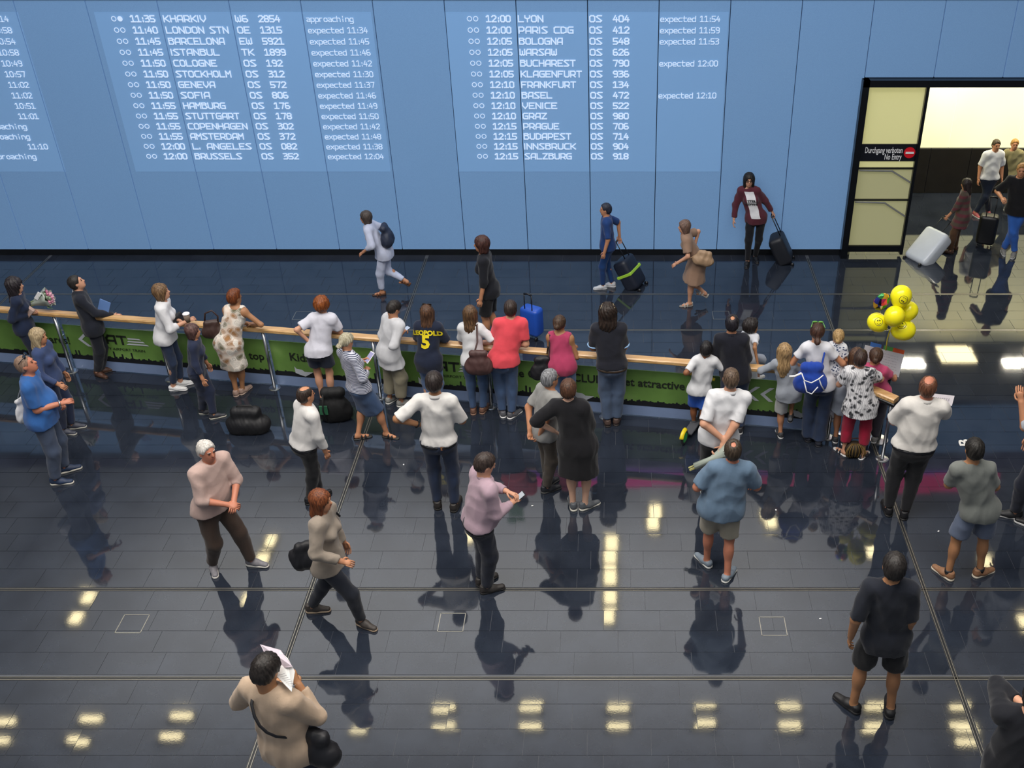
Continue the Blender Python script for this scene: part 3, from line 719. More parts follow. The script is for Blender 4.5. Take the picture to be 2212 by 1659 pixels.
def make_shoe(kind, mat, solemat, side, s, parent, pos, yaw, base, skin=None, pitch=0, lab=None):
    key = (kind, side, round(s, 2), mat.name, solemat.name)
    if key not in shoe_cache:
        h = .009*s
        if kind in ('sneaker', 'leather', 'slip'):
            up = [cap((0, -.035, .05), (0, .05, .045), .043, .040, k=.03), cap((side*.004, .05, .038), (side*-.006, .165, .03), .043, .034, k=.03, u=(0, 0, 1), s=.75), cap((0, -.03, .06), (0, -.035, .105 if kind != 'slip' else .075), .040, .036, k=.02, cut=True), plane((0, 0, .012), (0, 0, -1))]
            if kind != 'slip': up.insert(3, cap((0, .03, .07), (0, .09, .055), .024, .018, k=.02))
            so = [cap((0, -.035, .012), (side*-.006, .165, .012), .046, .038, k=.01), plane((0, 0, .026 if kind != 'leather' else .02), (0, 0, 1)), plane((0, 0, 0), (0, 0, -1))]
        elif kind == 'sandal':
            up = [cap((-.04, .10, .02), (.04, .10, .02), .016, k=.01, u=(0, 0, 1), s=2.6), cap((-.036, .045, .03), (.036, .045, .03), .016, k=.01, u=(0, 0, 1), s=2.8), cap((0, -.055, .03), (0, -.055, .07), .02, .02, k=.01)]
            so = [cap((0, -.035, .012), (side*-.006, .165, .012), .044, .038, k=.01), plane((0, 0, .022), (0, 0, 1)), plane((0, 0, 0), (0, 0, -1))]
        ms = []
        for prs, hh in ((up, h), (so, h)):
            for p in prs:
                if p['t'] == 'c': p['a'] = p['a']*s; p['b'] = p['b']*s; p['ra'] *= s; p['rb'] *= s
                elif p['t'] == 'p': p['p'] = p['p']*s
            V, Q = nets(prs, hh); ms.append(npmesh(V, Q))
        ms[0].materials.append(mat); ms[1].materials.append(solemat); shoe_cache[key] = ms
    ms = shoe_cache[key]
    o = link({'sneaker': 'shoe', 'leather': 'shoe', 'slip': 'shoe', 'sandal': 'sandal'}[kind], ms[0], None, parent)
    o.location = [float(v) for v in (pos-base)]; o.rotation_euler = (-pitch, 0, -math.radians(yaw))
    link('sole', ms[1], None, o)
    if lab: o['label'] = lab
    return o
PEOPLE = {}
def person(label, feet, head, face, H=None, dy=0.0, pel=(0, 0), la='down', ra='down', top=None, bot=None, hair=('short', '2a1f18'), shoes=('sneaker', '22242a', 'd8d8d8'),
           skin='mid', build=1.0, sex='m', belly=0, hy=0, hp=0, toes=(0, 0), tw=0, group=None, name='person', age=1.0, res=.0125, beard=None, glasses=False, sit=None, seed=None, lift=(0, 0), anchor=None, hipdy=0, shz=0, pitch=(0, 0)):
    seed = seed if seed is not None else (hash(label) % 1000 if False else sum(map(ord, label)) % 1000)
    F = [np.array([f[1], f[2], 0.]) if f[0] == 'w' else G(*f) for f in feet]                      # left, right ankles on the ground
    FM = (F[0]+F[1])/2
    HC = AY(head[0], head[1], FM[1]+dy)            # head centre at the depth of the feet plus the lean
    if H is None: H = HC[2]/.93
    s = H/1.75; hs = s if age >= 1 else (s*.55+.45*1.0)*.98   # children keep larger heads
    fw = dirv(face); rt = np.array([fw[1], -fw[0], 0.0])
    fs = dirv(face+tw); rs = np.array([fs[1], -fs[0], 0.0])
    fem = sex == 'f'; bw = build
    lt, lsn, ank = .245*H, .235*H, .045*H
    HP = FM*np.array([1, 1, 0])+np.array([pel[0], pel[1], 0])+UP*.52*H
    hipw = (.052 if not fem else .055)*H
    A = []
    for i, sd in enumerate((-1, 1)):
        a = F[i]+UP*(ank+lift[i]); A.append(a)
    if anchor is not None:                          # a child carried on an arm: legs hang
        HP = HC-UP*.40*H-dirv(face)*.02*H+np.array([pel[0], pel[1], 0])
        A = [HP+rt*sd*hipw*1.1+fw*.16*H-UP*.33*H for sd in (-1, 1)]; F = [a-UP*ank for a in A]
    else:
        for i, sd in enumerate((-1, 1)):
            hj = HP+rt*sd*hipw; dxy = np.linalg.norm((hj-A[i])[:2]); z = A[i][2]+math.sqrt(max(.01, ((lt+lsn)*.992)**2-dxy**2)); HP[2] = min(HP[2], z)
    hc = HC
    NB = hc-UP*.092*H*1.0-dirv(face+tw)*.012*H      # neck base
    sp = NB-HP; L = np.linalg.norm(sp); un = sp/L
    # keep a believable trunk length: slide the head along the view when needed is avoided; only report
    if abs(L/H-.315) > .06: print('TRUNK %.3f H=%.2f head=%.2f %s' % (L/H, H, hc[2], label[:40]))
    fl = N(fs-un*(fs@un))                            # chest forward, square to the spine
    ts = s
    def at(t, f=0, r=0): return HP+sp*t+fl*f*ts+rs*r*ts
    base = np.array([FM[0], FM[1], 0.0])
    root = empty(name, base, label, 'person', group)
    shw = (.157 if not fem else .138)*ts*(.62+.38*bw)*(1 if age >= 1 else .92)
    SJ = [NB-un*(.028+shz)*H*1+rs*sd*shw-fl*.0 for sd in (-1, 1)]
    HJ = [HP+rt*sd*hipw for sd in (-1, 1)]
    # legs
    K = []
    for i, sd in enumerate((-1, 1)):
        k, _ = ik(HJ[i], A[i], lt, lsn, fw*1.0+rt*sd*.15+UP*.05)
        K.append(k)
    # arms
    ua, fa = .170*H, .148*H
    E_, W_, HD, PN, TH, CU = [], [], [], [], [], []
    for i, (sp_arm, sd) in enumerate(((la, -1), (ra, 1))):
        spec = sp_arm if isinstance(sp_arm, dict) else dict(k=sp_arm)
        k = spec.get('k', 'down'); pole = -fl*.8+rs*sd*.5-UP*.2; cu = .55; hd = None; pn = None
        base0 = SJ[i]
        if k == 'down': T = SJ[i]*np.array([1, 1, 0])+rs*sd*.06*H+fl*.03*H+UP*(SJ[i][2]-.305*H)
        elif k == 'rail': T = base0+fl*.17*H+rs*sd*(-.01)*H; T[1] = raily(T[0])-.01; T[2] = RH+.03; pole = rs*sd*1.0-UP*.6-fl*.2; cu = .9
        elif k == 'railin': T = base0+fl*.16*H-rs*sd*.10*H; T[1] = raily(T[0])+.02; T[2] = RH+.035; pole = rs*sd*1.0-UP*.7; cu = .5
        elif k == 'phone': T = base0+fl*.17*H-rs*sd*.055*H-UP*.07*H; pole = rs*sd*.7-UP*1.0; cu = 1.0
        elif k == 'chest': T = base0+fl*.15*H-rs*sd*.06*H-UP*.13*H; pole = rs*sd*.7-UP*.6; cu = .9
        elif k == 'belly': T = base0+fl*.14*H-rs*sd*.07*H-UP*.20*H; pole = rs*sd*.8-UP*.5-fl*.3; cu = .8
        elif k == 'hip': T = HP+un*.10*H+rs*sd*.10*H-fl*.01*H; pole = rs*sd*1.0-fl*.5; cu = .9; hd = N(-rs*sd*.7-UP*.5+fl*.1)
        elif k == 'back': T = HP-fl*.105*H+rs*sd*.025*H+un*.02*H; pole = rs*sd*1.0-fl*.3; cu = .9
        elif k == 'pocket': T = HP+rs*sd*.095*H+fl*.04*H-UP*.02*H; pole = rs*sd*.6-fl*1.0; cu = .5
        elif k == 'w': T = np.array(spec['p'], float)
        elif k == 'px': T = AY(spec['p'][0], spec['p'][1], FM[1]+dy+spec['p'][2])
        elif k == 'loc': T = base0+fl*spec['p'][1]*H+rs*sd*spec['p'][0]*H+UP*spec['p'][2]*H
        if 'pole' in spec: q = spec['pole']; pole = rs*sd*q[0]+fl*q[1]+UP*q[2]
        cu = spec.get('cu', cu)
        e, t = ik(SJ[i], T, ua, fa, pole); d = N(t-e) if hd is None else hd
        if 'hd' in spec: q = spec['hd']; d = N(rs*sd*q[0]+fl*q[1]+UP*q[2])
        pnv = -UP*.8-rs*sd*.5 if abs(d[2]) < .7 else -rs*sd*1.0
        if 'pn' in spec: q = spec['pn']; pnv = rs*sd*q[0]+fl*q[1]+UP*q[2]
        pnv = N(pnv-d*(pnv@d)); th = np.cross(pnv, d)*(1 if sd < 0 else -1)
        if 'th' not in spec:
            pref = -rs*sd+UP*.5+fl*.3
            if th@pref < 0: th = -th
        E_.append(e); W_.append(t); HD.append(d); PN.append(pnv); TH.append(th); CU.append(cu)
    hq = hs*(.98 if age >= 1 else 1.0)
    # ---- torso primitives shared by the body and the clothes
    def torso(e=0.0, low=True, arms=0.0, k=.06, shoulders=True, eh=0.0):
        P = []; e0 = e; e = e+eh; hw = (.078 if not fem else .082)*ts*bw
        if low: P += [cap(HP-rt*hw, HP+rt*hw, .098*ts*bw**.5+e, k=k, u=fw, s=.92), ell(HP-fw*.05*ts-UP*.02*ts, ((.15*bw)*ts+e, .085*ts+e, .10*ts+e), np.stack([rt, fw, UP], 1), k=k)]
        wr_ = (.135 if not fem else .118)*ts*bw+e0+eh*.5; cr = (.145 if not fem else .127)*ts*(.55+.45*bw)+e0
        P += [cap(at(.08), at(.40), (.145 if not fem else .14)*ts*bw+e, wr_, k=k, u=fl, s=.74)]
        e = e0
        P += [cap(at(.40), at(.72), wr_, cr, k=k, u=fl, s=.72)]
        P += [cap(at(.70), at(.80), cr*.97, cr*.86, k=k, u=fl, s=.66)]
        if shoulders:
            P += [cap(SJ[0]+rs*.035*ts, SJ[1]-rs*.035*ts, .060*ts+e*.8, k=k)]
            for i in (0, 1): P.append(cap(NB-un*.01*ts, SJ[i], .047*ts+e*.6, .052*ts+e*.6, k=k))
        if fem and age >= 1: P += [ell(at(.66, .085, sd*.065), (.062*ts+e*.6,)*3, k=.04) for sd in (-1, 1)]
        if belly: P.append(ell(at(.32, .05+.05*belly), ((.135+.02*belly)*ts*bw+e, .10*ts*(.6+belly)+e, .15*ts+e), np.stack([rs, fl, un], 1), k=.08))
        return P
    # ---- body
    hdv = dirv(face+tw+hy); hrt = np.array([hdv[1], -hdv[0], 0]); tp = math.radians(hp)
    hf = hdv*math.cos(tp)-UP*math.sin(tp); hu = N(np.cross(hrt, hf)); HR = np.stack([hrt, hf, hu], 1)
    def hl(r, f, u): return hc+(hrt*r+hf*f+hu*u)*hq
    long_ = bool(bot) and bot.get('kind', 'trousers') in ('trousers', 'capri')
    tk = bool(top) and top.get('kind') == 'tank'
    B = torso(-.014) if top and not tk else torso(0)
    lq = .84 if long_ else 1.0
    B += [cap(NB-un*.03*ts, hl(0, -.018, -.06), .056*ts*(.7+.3*bw)*(1 if not fem else .88), .052*ts*(1 if not fem else .86), k=.03)]
    for i, sd in enumerate((-1, 1)):
        B += [cap(SJ[i], E_[i], .053*ts*bw**.5*(1 if not fem else .84), .043*ts*(1 if not fem else .9), k=.03), cap(E_[i], W_[i], .044*ts*bw**.4*(1 if not fem else .86), .028*ts, k=.02)]
        B += [cap(W_[i]-HD[i]*.01*ts, W_[i]+HD[i]*.075*ts, .026*ts, .036*ts, k=.015, u=PN[i], s=.5)]
        B += [cap(HJ[i], K[i], .083*ts*bw**.6*(.9 if bot or top else 1), .053*ts*lq, k=.04), cap(K[i], A[i], .050*ts*lq, .034*ts, k=.03)]
        cal = K[i]*.68+A[i]*.32-N(fw)*.012*ts; B += [ell(cal, (.05*ts*lq, .052*ts*lq, .10*ts), k=.04)]
        td = dirv(face+sd*12+toes[i]); B += [cap(A[i]-td*.03*ts-UP*.03*ts, A[i]+td*.13*ts-UP*.05*ts, .034*ts, .026*ts, k=.03)]
    B += [ell(hl(0, -.008, .025), np.array([.076, .096, .094])*hq, HR, k=.02), ell(hl(0, .022, -.045), np.array([.058, .066, .066])*hq, HR, k=.04), ell(hl(0, .05, -.085), np.array([.03, .03, .022])*hq, HR, k=.03)]
    if age < 1: B.append(ell(hl(0, .02, -.04), np.array([.068, .07, .06])*hq, HR, k=.03))
    for sd in (-1, 1):
        B += [ell(hl(sd*.031, .089, .012), np.array([.018, .012, .012])*hq, HR, k=.012, op='s')]
    B += [cap(hl(0, .088, .012), hl(0, .106, -.022), .008*hq, .014*hq, k=.012), cap(hl(-.03, .083, .03), hl(.03, .083, .03), .010*hq, k=.012), cap(hl(-.018, .083, -.052), hl(.018, .083, -.052), .010*hq, k=.010, u=hu, s=.7)]
    for sd in (-1, 1): B += [ell(hl(sd*.078, -.005, -.005), np.array([.010, .021, .032])*hq, HR, k=.008)]
    V, Q = nets(B, res); mb = MB()
    for i in (0, 1): fingers(mb, W_[i]+HD[i]*.045*ts, HD[i], PN[i], TH[i], ts, CU[i])
    me = npmesh(V-base, Q, 'body', ([np.array(v)-base for v in mb.V], mb.F)); link('body', me, skinmat(skin), root)
    # face details
    vis = (hf@N(np.array([0, 0, CAM_H])-hc)) > -.35
    if vis:
        for sd in (-1, 1):
            mb = MB(); R = HR
            mb.lathe(hl(sd*.030, .0835, .010)-base, [(.0105*hq, 0), (.009*hq, .004*hq), (.003*hq, .0065*hq)], 10, hf); mb.build('eye', plain('241a16', .15, noise=0), root, True)
        MB().tube([hl(-.022, .091, -.053)-base, hl(0, .0955, -.055)-base, hl(.022, .091, -.053)-base], [.002*hq, .005*hq, .002*hq], 6).build('mouth', plain('8c4a42', .5, noise=0), root, True)
        for sd in (-1, 1):
            MB().tube([hl(sd*.014, .0945, .030)-base, hl(sd*.045, .083, .034)-base], [.0035*hq, .0025*hq], 6).build('eyebrow', hairmat(hair[1]), root, True)
    if glasses:
        mb = MB()
        for sd in (-1, 1):
            pts = [hl(sd*.032+.024*math.cos(t), .101-.006*abs(math.cos(t)*.5), .008+.019*math.sin(t))-base for t in np.linspace(0, 2*PI, 13)[:-1]]; mb.tube(pts, .003, 6, closed=True)
            mb.tube([hl(sd*.055, .095, .012)-base, hl(sd*.080, .0, .008)-base], .003, 6)
        mb.tube([hl(-.01, .104, .012)-base, hl(.01, .104, .012)-base], .003, 6); mb.build('glasses', BLACKP, root)
    # ---- hair
    hk, hcol = hair[0], hair[1]; hm = hairmat(hcol, hair[2] if len(hair) > 2 else None)
    if hk != 'bald':
        g_ = {'short': .012, 'crop': .005, 'balding': .008, 'spot': .010, 'long': .018, 'bob': .020, 'bun': .012, 'pony': .013, 'curly': .038, 'longcurly': .030, 'top': .016, 'afro': .03}[hk]
        Hh = [ell(hl(0, -.012, .030), np.array([.078+g_, .098+g_, .094+g_])*hq, HR, k=.02)]
        if hk in ('short', 'crop', 'spot', 'top', 'balding'): Hh += [ell(hl(0, -.045, -.02), np.array([.070+g_*.5, .062+g_*.5, .062])*hq, HR, k=.03)]
        post_ = []
        lon = hk in ('long', 'bob', 'longcurly')
        if not lon: post_ += [plane(hl(0, .045, .015), N(hf*.9-hu*.45)), plane(hl(0, -.05, -.085), N(-hu+hf*.5*0))]
        else: post_ += [ell(hl(0, .10, -.03), np.array([.058, .062, .085])*hq, HR, k=.01, op='s')]
        if hk in ('short', 'crop', 'spot', 'balding', 'top', 'bun', 'pony'): post_ += [ell(hl(sd*.085, .012, -.03), np.array([.03, .03, .045])*hq, HR, k=.01, op='s') for sd in (-1, 1)]
        if hk == 'spot': post_ += [ell(hl(0, -.055, .125), np.array([.036, .036, .036])*hq, HR, k=.006, op='s')]
        if hk == 'balding': post_ += [ell(hl(0, .0, .135), np.array([.060, .095, .050])*hq, HR, k=.006, op='s')]
        if hk == 'top': Hh += [ell(hl(0, .02, .10), np.array([.066, .075, .04])*hq, HR, k=.03)]
        dn = -UP; bk = -hdv
        ln = hair[3] if len(hair) > 3 else {'long': .30, 'longcurly': .24, 'bob': .10}.get(hk, 0)
        if lon:
            wv = 1.0 if hk != 'longcurly' else 1.15
            Hh += [cap(hl(0, -.035, .03), hl(0, -.045, -.07)+bk*.0, (.083+g_*.5)*hq*wv, (.078+g_*.5)*hq*wv, k=.03, u=hf, s=.72)]
            a = hl(0, -.05, -.06); b = np.array(a)+dn*ln*.55*hq/1.0-un*0+bk*.035*hq; c = b+dn*ln*.45*hq+bk*.005
            if hk != 'bob': Hh += [cap(a, b, .088*hq*wv, .086*hq*wv, k=.03, u=hf, s=.55), cap(b, c, .086*hq*wv, .055*hq*wv, k=.03, u=hf, s=.5)]
            for sd in (-1, 1): Hh += [cap(hl(sd*.070, .008, .02), hl(sd*.076, .0, -.10 if hk != 'bob' else -.09)+dn*(ln*.35 if hk != 'bob' else .0), .030*hq, .026*hq, k=.03)]
        if hk == 'bun': Hh += [ell(hl(0, -.115, .0), np.array([.042, .038, .042])*hq, HR, k=.015)]
        if hk == 'pony':
            a = hl(0, -.105, .0); Hh += [cap(a, a+bk*.04*hq+dn*.06*hq, .024*hq, .034*hq, k=.015), cap(a+bk*.04*hq+dn*.06*hq, a+bk*(.06 if ln > .2 else .02)*hq+dn*(ln or .20)*hq, .036*hq, .020*hq, k=.02)]
        ho = sdf_obj('hair', Hh[:1]+Hh[1:]+post_, .010, hm, root, base, hair=(hc, .0022 if hk != 'curly' and hk != 'longcurly' and hk != 'afro' else .005), seed=seed, wr=.004 if hk in ('curly', 'longcurly', 'afro') else 0, fr=2.2)
        if hk in ('bun', 'pony'):
            a = hl(0, -.098, .004)-base
            pts = [a+(hrt*math.cos(t)+hu*math.sin(t))*.024*hq for t in np.linspace(0, 2*PI, 13)[:-1]]; MB().tube(pts, .006, 6, closed=True).build('hair_tie', BLACKP, root, True)
    if beard: sdf_obj('beard', [ell(hl(0, .026, -.052), np.array([.062, .070, .062])*hq, HR, k=.02), plane(hl(0, .0, -.03), hu), plane(hl(0, .0, 0), -hf)], .010, hairmat(beard), root, base)
    # ---- clothes
    info = dict(root=root, base=base, HP=HP, NB=NB, SJ=SJ, E=E_, W=W_, HD=HD, PN=PN, TH=TH, at=at, fl=fl, rs=rs, un=un, ts=ts, s=s, hc=hc, hl=hl, fw=fw, rt=rt, A=A, K=K, H=H)
    if top:
        e = top.get('e', .020)*.62; P = []; kind = top.get('kind', 'tee'); sl = top.get('sl', .5); m = top['m']
        if kind == 'tank':
            e = max(e, .020); P = torso(e, k=.05, eh=.008)
            for sd in (-1, 1): P.append(ell((SJ[0], 0, SJ[1])[sd+1]+rs*sd*.045*ts-un*.015*ts, (.062*ts, .12*ts, .085*ts), np.stack([rs, fl, un], 1), k=.01, op='s'))
            P.append(ell(NB+un*.03*ts, (.082*ts, .09*ts, .055*ts), np.stack([rs, fl, un], 1), k=.01, op='s'))
        else:
            P = torso(e, k=.05, eh=.009 if not (bot and bot.get('belt')) else .006)
            for i in (0, 1):
                r1 = .054*ts*(.5+.5*bw)+e*.7+top.get('lo', 0)*.6
                if sl <= 1: P.append(cap(SJ[i], SJ[i]+(E_[i]-SJ[i])*sl, r1, r1*.98+top.get('flsl', .004), k=.03, cut=True))
                else:
                    P.append(cap(SJ[i], E_[i], r1, .046*ts+e*.8, k=.03)); P.append(cap(E_[i], E_[i]+(W_[i]-E_[i])*(sl-1), .046*ts+e*.8, .035*ts+e*.7, k=.025, cut=True))
        hem = top.get('hem', .47)*H; fla = top.get('flare', 0)
        wz = HP[2]
        if hem < wz-.02:
            hb = HP.copy()-UP*(wz-hem); hb[:2] = HP[:2]*.6+((K[0]+K[1])/2)[:2]*.4 if hem < .42*H else HP[:2]
            r1 = (.165 if not fem else .160)*ts*bw+e+.010
            P.append(cap(HP+UP*.02, hb, r1, r1+fla, k=.03, u=fw, s=.78, cut=True))
        P.append(plane((0, 0, hem), (0, 0, -1)))
        neckz = NB+un*.012*ts
        if kind != 'hood': P.append(ell(NB+un*.050*ts+fl*.025*ts, (.064*ts, .068*ts, .040*ts), np.stack([rs, fl, un], 1), k=.012, op='s'))
        top_o = sdf_obj(top.get('name', 'shirt'), P, .0125, m, root, base, wr=top.get('wr', .009), seed=seed, fr=top.get('fr', .72)); info['top'] = top_o
        if top.get('collar'):
            pts = []
            for t in np.linspace(0.35, 2*PI-.35, 15):
                pts.append(NB+un*(.022-.012*math.cos(t))*ts+fl*(.062*math.cos(t))*ts+rs*(.062*math.sin(t))*ts-base)
            mb = MB(); V = []
            for p in pts: V += [p+un*.018*ts, p-un*.022*ts+N(p+base-NB)*.016*ts]
            for q in pts: V += [q+un*.018*ts-N(q+base-NB)*.006*ts]
            n = len(pts); F_ = [(2*i, 2*i+1, 2*i+3, 2*i+2) for i in range(n-1)]+[(2*i, 2*i+2, 2*n+i+1, 2*n+i) for i in range(n-1)]
            mb.add(V, F_); o = mb.build('collar', top.get('cm', m), root, True); o.modifiers.new('thick', 'SOLIDIFY').thickness = .004
        if top.get('trim'):
            for i in (0, 1):
                c = SJ[i]+(E_[i]-SJ[i])*sl; d = N(E_[i]-SJ[i]); u = N(np.cross(d, UP+.01)); v = np.cross(d, u); r = (.054*ts+e*.7)*1.02+.006
                MB().tube([c-base+(u*math.cos(t)+v*math.sin(t))*r for t in np.linspace(0, 2*PI, 17)[:-1]], .009, 6, closed=True).build('sleeve_band', top['trim'], root, True)
    if bot:
        kind = bot.get('kind', 'trousers'); m = bot['m']; e = bot.get('e', .010); P = []
        hw = (.078 if not fem else .082)*ts*bw; wz = .575*H+HP[2]-.52*H
        P += [cap(HP-rt*hw, HP+rt*hw, .098*ts*bw**.5+e, k=.05, u=fw, s=.92), ell(HP-fw*.05*ts-UP*.02*ts, ((.15*bw)*ts+e, .085*ts+e, .10*ts+e), np.stack([rt, fw, UP], 1), k=.05), cap(HP, at(.20), .142*ts*bw+e, .135*ts*bw+e*.6, k=.04, u=fw, s=.78, cut=True)]
        if kind in ('trousers', 'shorts', 'capri'):
            ln = bot.get('len', {'trousers': 1.95, 'shorts': .9, 'capri': 1.6}[kind]); lo = bot.get('loose', .012)
            for i in (0, 1):
                ke = HJ[i]+(K[i]-HJ[i])*min(1, ln)
                P.append(cap(HJ[i], ke, .086*ts*bw**.6+e, .056*ts+e+lo+(.012 if ln < 1 else 0)+(1-min(1, ln))*.03, k=.03, cut=ln <= 1))
                if ln > 1:
                    an = K[i]+(A[i]+UP*0-K[i])*(ln-1); P.append(cap(K[i], an, .056*ts+e+lo, bot.get('cuff', .042)*ts+e*.6+lo*.6, k=.03, cut=True))
                    if bw > 1.05 or lo > .01: P.append(ell(K[i]*.7+A[i]*.3-fw*.01, (.05*ts+e, .055*ts+e, .1*ts), k=.03)) if ln > 1.5 else None
        else:
            hz = bot.get('hem', .3)*H; kc = (K[0]+K[1])/2; t_ = (HP[2]-hz)/(HP[2]-kc[2]+1e-6); hb = HP+(kc-HP)*t_
            P.append(cap(HP, hb, (.165)*ts*bw+e, .165*ts*bw+bot.get('flare', .0), k=.04, u=fw, s=.8, cut=True))
            P.append(cap(HJ[0]+(K[0]-HJ[0])*.4, HJ[0]+(K[0]-HJ[0])*min(1, t_), .085*ts+e, .08*ts+e, k=.05, cut=True)); P.append(cap(HJ[1]+(K[1]-HJ[1])*.4, HJ[1]+(K[1]-HJ[1])*min(1, t_), .085*ts+e, .08*ts+e, k=.05, cut=True))
        info['bot'] = sdf_obj(bot.get('name', {'trousers': 'trousers', 'shorts': 'shorts', 'capri': 'trousers', 'skirt': 'skirt'}[kind]), P, .0145, m, root, base, wr=bot.get('wr', .007), seed=seed+3, fr=.8)
        if bot.get('belt'):
            zb = max(top.get('hem', .5)*H, 0)-.002 if top else HP[2]+.06
            Q_ = [dict(p) for p in P[:3]]
            for p in Q_:
                if p['t'] == 'c': p['ra'] += .005; p['rb'] += .005; p['cut'] = False
                else: p['r'] = p['r']+.005
            Q_ += [plane((0, 0, zb), (0, 0, 1)), plane((0, 0, zb-.036), (0, 0, -1))]
            sdf_obj('belt', Q_, .0125, bot['belt'], root, base)
    if shoes:
        kd, c1, c2 = shoes[:3]; sm = plain(c1, .55, noise=.1, nscale=40); so = plain(c2, .6, noise=.03)
        for i, sd in enumerate((-1, 1)):
            yw = face+sd*12+toes[i]; make_shoe(kd, sm, so, sd, max(.62, ts*.98), root, F[i]+UP*(lift[i] if anchor is None else 0), yw, base, pitch=pitch[i])
    if len(label) and shoes is not None and bot and bot.get('sock'):
        for i in (0, 1): MB().tube([A[i]-base-UP*.02, A[i]-base+UP*bot.get('sockh', .06)], [.042*ts, .043*ts], 12).build('sock', bot['sock'], root, True)
    PEOPLE[label] = info; info['res'] = root
    return info
def decal(info, me, V, centre, right, up, look, mat, name='print', off=.004, target='top'):
    """lays flat lettering onto the cloth"""
    base = info['base']; tgt = info[target].data
    tv = np.empty(len(tgt.vertices)*3, np.float32); tgt.vertices.foreach_get('co', tv)
    bvh = BVHTree.FromPolygons([tuple(v) for v in tv.reshape(-1, 3)], [tuple(p.vertices) for p in tgt.polygons])
    out = []
    for v in V:
        p = Vector(centre-base+right*v[0]+up*v[1]-look*.4); h = bvh.ray_cast(p, Vector(look))
        out.append(np.array(h[0])-look*off if h[0] is not None else np.array(p)+look*.4)
    setco(me, np.array(out)); return link(name, me, mat, info['root'])
# ================================================================ the people
def C(c, kind='plain', **k): return cloth(c, kind, **k)
JEANS = C('3d5273', 'denim'); JEANSD = C('27344d', 'denim'); JEANSL = C('5a7093', 'denim')
BLK = C('15161b'); NAVY = C('1d2536'); WHT = C('d9d9dc')
# ---- along the barrier, left to right
p_flow = person('person with long dark wavy hair in a navy top at the far left rail', [(92, 806), (88, 814)], (33, 617), 75, dy=.0,
  la=dict(k='px', p=(66, 668, .10), cu=1.0), ra=dict(k='px', p=(62, 678, -.02), cu=1.0), sex='f', hair=('longcurly', '1f1a1e', None, .34), skin='fair', top=dict(m=C('1c2740'), sl=1.9), bot=dict(m=C('1a2338')), shoes=('slip', '22242a', '333333'))
p_suit = person('person in a dark suit leaning back and looking up with one hand on the rail', [(222, 806), (214, 812)], (166, 611), 68, la=dict(k='px', p=(218, 672, .03), cu=.9), ra=dict(k='px', p=(246, 681, .02), cu=1.0), hp=-22, pel=(.10, .0),
  hair=('short', '1d1a19'), skin='fair', top=dict(m=C('1b1f2a'), sl=1.97, hem=.44, name='jacket', collar=1, cm=WHT, e=.026, wr=.008), bot=dict(m=C('191d28')), shoes=('leather', '4a2f22', '2a1a14'), toes=(0, 40))
p_hood = person('person with a brown bob in a white hooded sweatshirt holding a paper cup', [(392, 833), (377, 843)], (349, 631), 78, la=dict(k='px', p=(388, 693, .10), cu=.9), ra=dict(k='px', p=(404, 694, -.02), cu=.9), hp=-8, sex='f', pel=(.02, 0),
  hair=('bob', '5c432f', '8f7150'), skin='fair', top=dict(m=WHT, sl=1.45, hem=.475, e=.032, lo=.012, name='hooded_sweatshirt'), bot=dict(m=JEANSD, len=1.85, e=.006, loose=.002), shoes=('slip', 'dedede', 'e8e8e8'))
p_dress = person('person with short auburn hair in a sleeveless white dress with brown paisley print', [(512, 853), (526, 849)], (507, 643), 12, hy=25, la=dict(k='railin'), ra=dict(k='rail', pole=(1, -.2, -.3)), dy=.08, sex='f', build=1.04,
  hair=('top', '5a2d16', '8a4a22'), skin='tan', top=dict(kind='tank', m=C('e0d8cc', 'paisley'), hem=.275, flare=.0, name='dress', e=.03, wr=.009), shoes=('sneaker', '9c8478', 'b09a8c'))
p_red = person('person with curly red hair in a white blouse and navy shorts leaning on the rail', [(698, 866), (717, 867)], (695, 659), 0, la=dict(k='hip', pole=(1, -.6, 0)), ra=dict(k='railin'), dy=.10, sex='f', build=.96,
  hair=('curly', '6e3414', 'a8602c'), skin='fair', top=dict(m=C('cfcfda'), sl=.75, hem=.50, flare=.02, e=.03, lo=.008, name='blouse'), bot=dict(kind='shorts', m=NAVY, len=.62), shoes=('slip', '1c1c20', '2a2a2a'))
p_str = person('person with a blond ponytail in a navy striped top and denim skirt using a phone', [(775, 948), (836, 944)], (749, 738), 42, hp=20, la=dict(k='px', p=(782, 778, .12), cu=1.1, pole=(.6, -.2, -1)), ra=dict(k='px', p=(792, 800, .05), cu=.8, pole=(.8, -.3, -1)), sex='f', pel=(-.06, 0),
  hair=('pony', 'a39a7c', 'cfc8b0', .11), skin='mid', top=dict(m=C('c9ccd8', 'stripe', c2='2c3450', sc=20.0), sl=1.75, hem=.50, e=.030, name='striped_top'), bot=dict(kind='skirt', m=JEANS, hem=.245, flare=-.01), shoes=('sandal', '1e1e22', '2a2a2a'), toes=(40, 55))
p_kha = person('person in a loose white shirt and wide khaki trousers bent over a phone', [(843, 869), (868, 876)], (851, 667), 48, hp=35, la=dict(k='px', p=(862, 716, .10), cu=1.1), ra=dict(k='px', p=(866, 722, -.02), cu=1.1), dy=.02,
  hair=('short', '1b1613'), skin='mid', top=dict(m=C('c9cace'), sl=1.25, hem=.40, flare=.03, e=.026, lo=.02, collar=1), bot=dict(m=C('857f6c'), len=1.78, loose=.03, cuff=.06), shoes=('sneaker', '8a8a86', 'd0d0cc'))
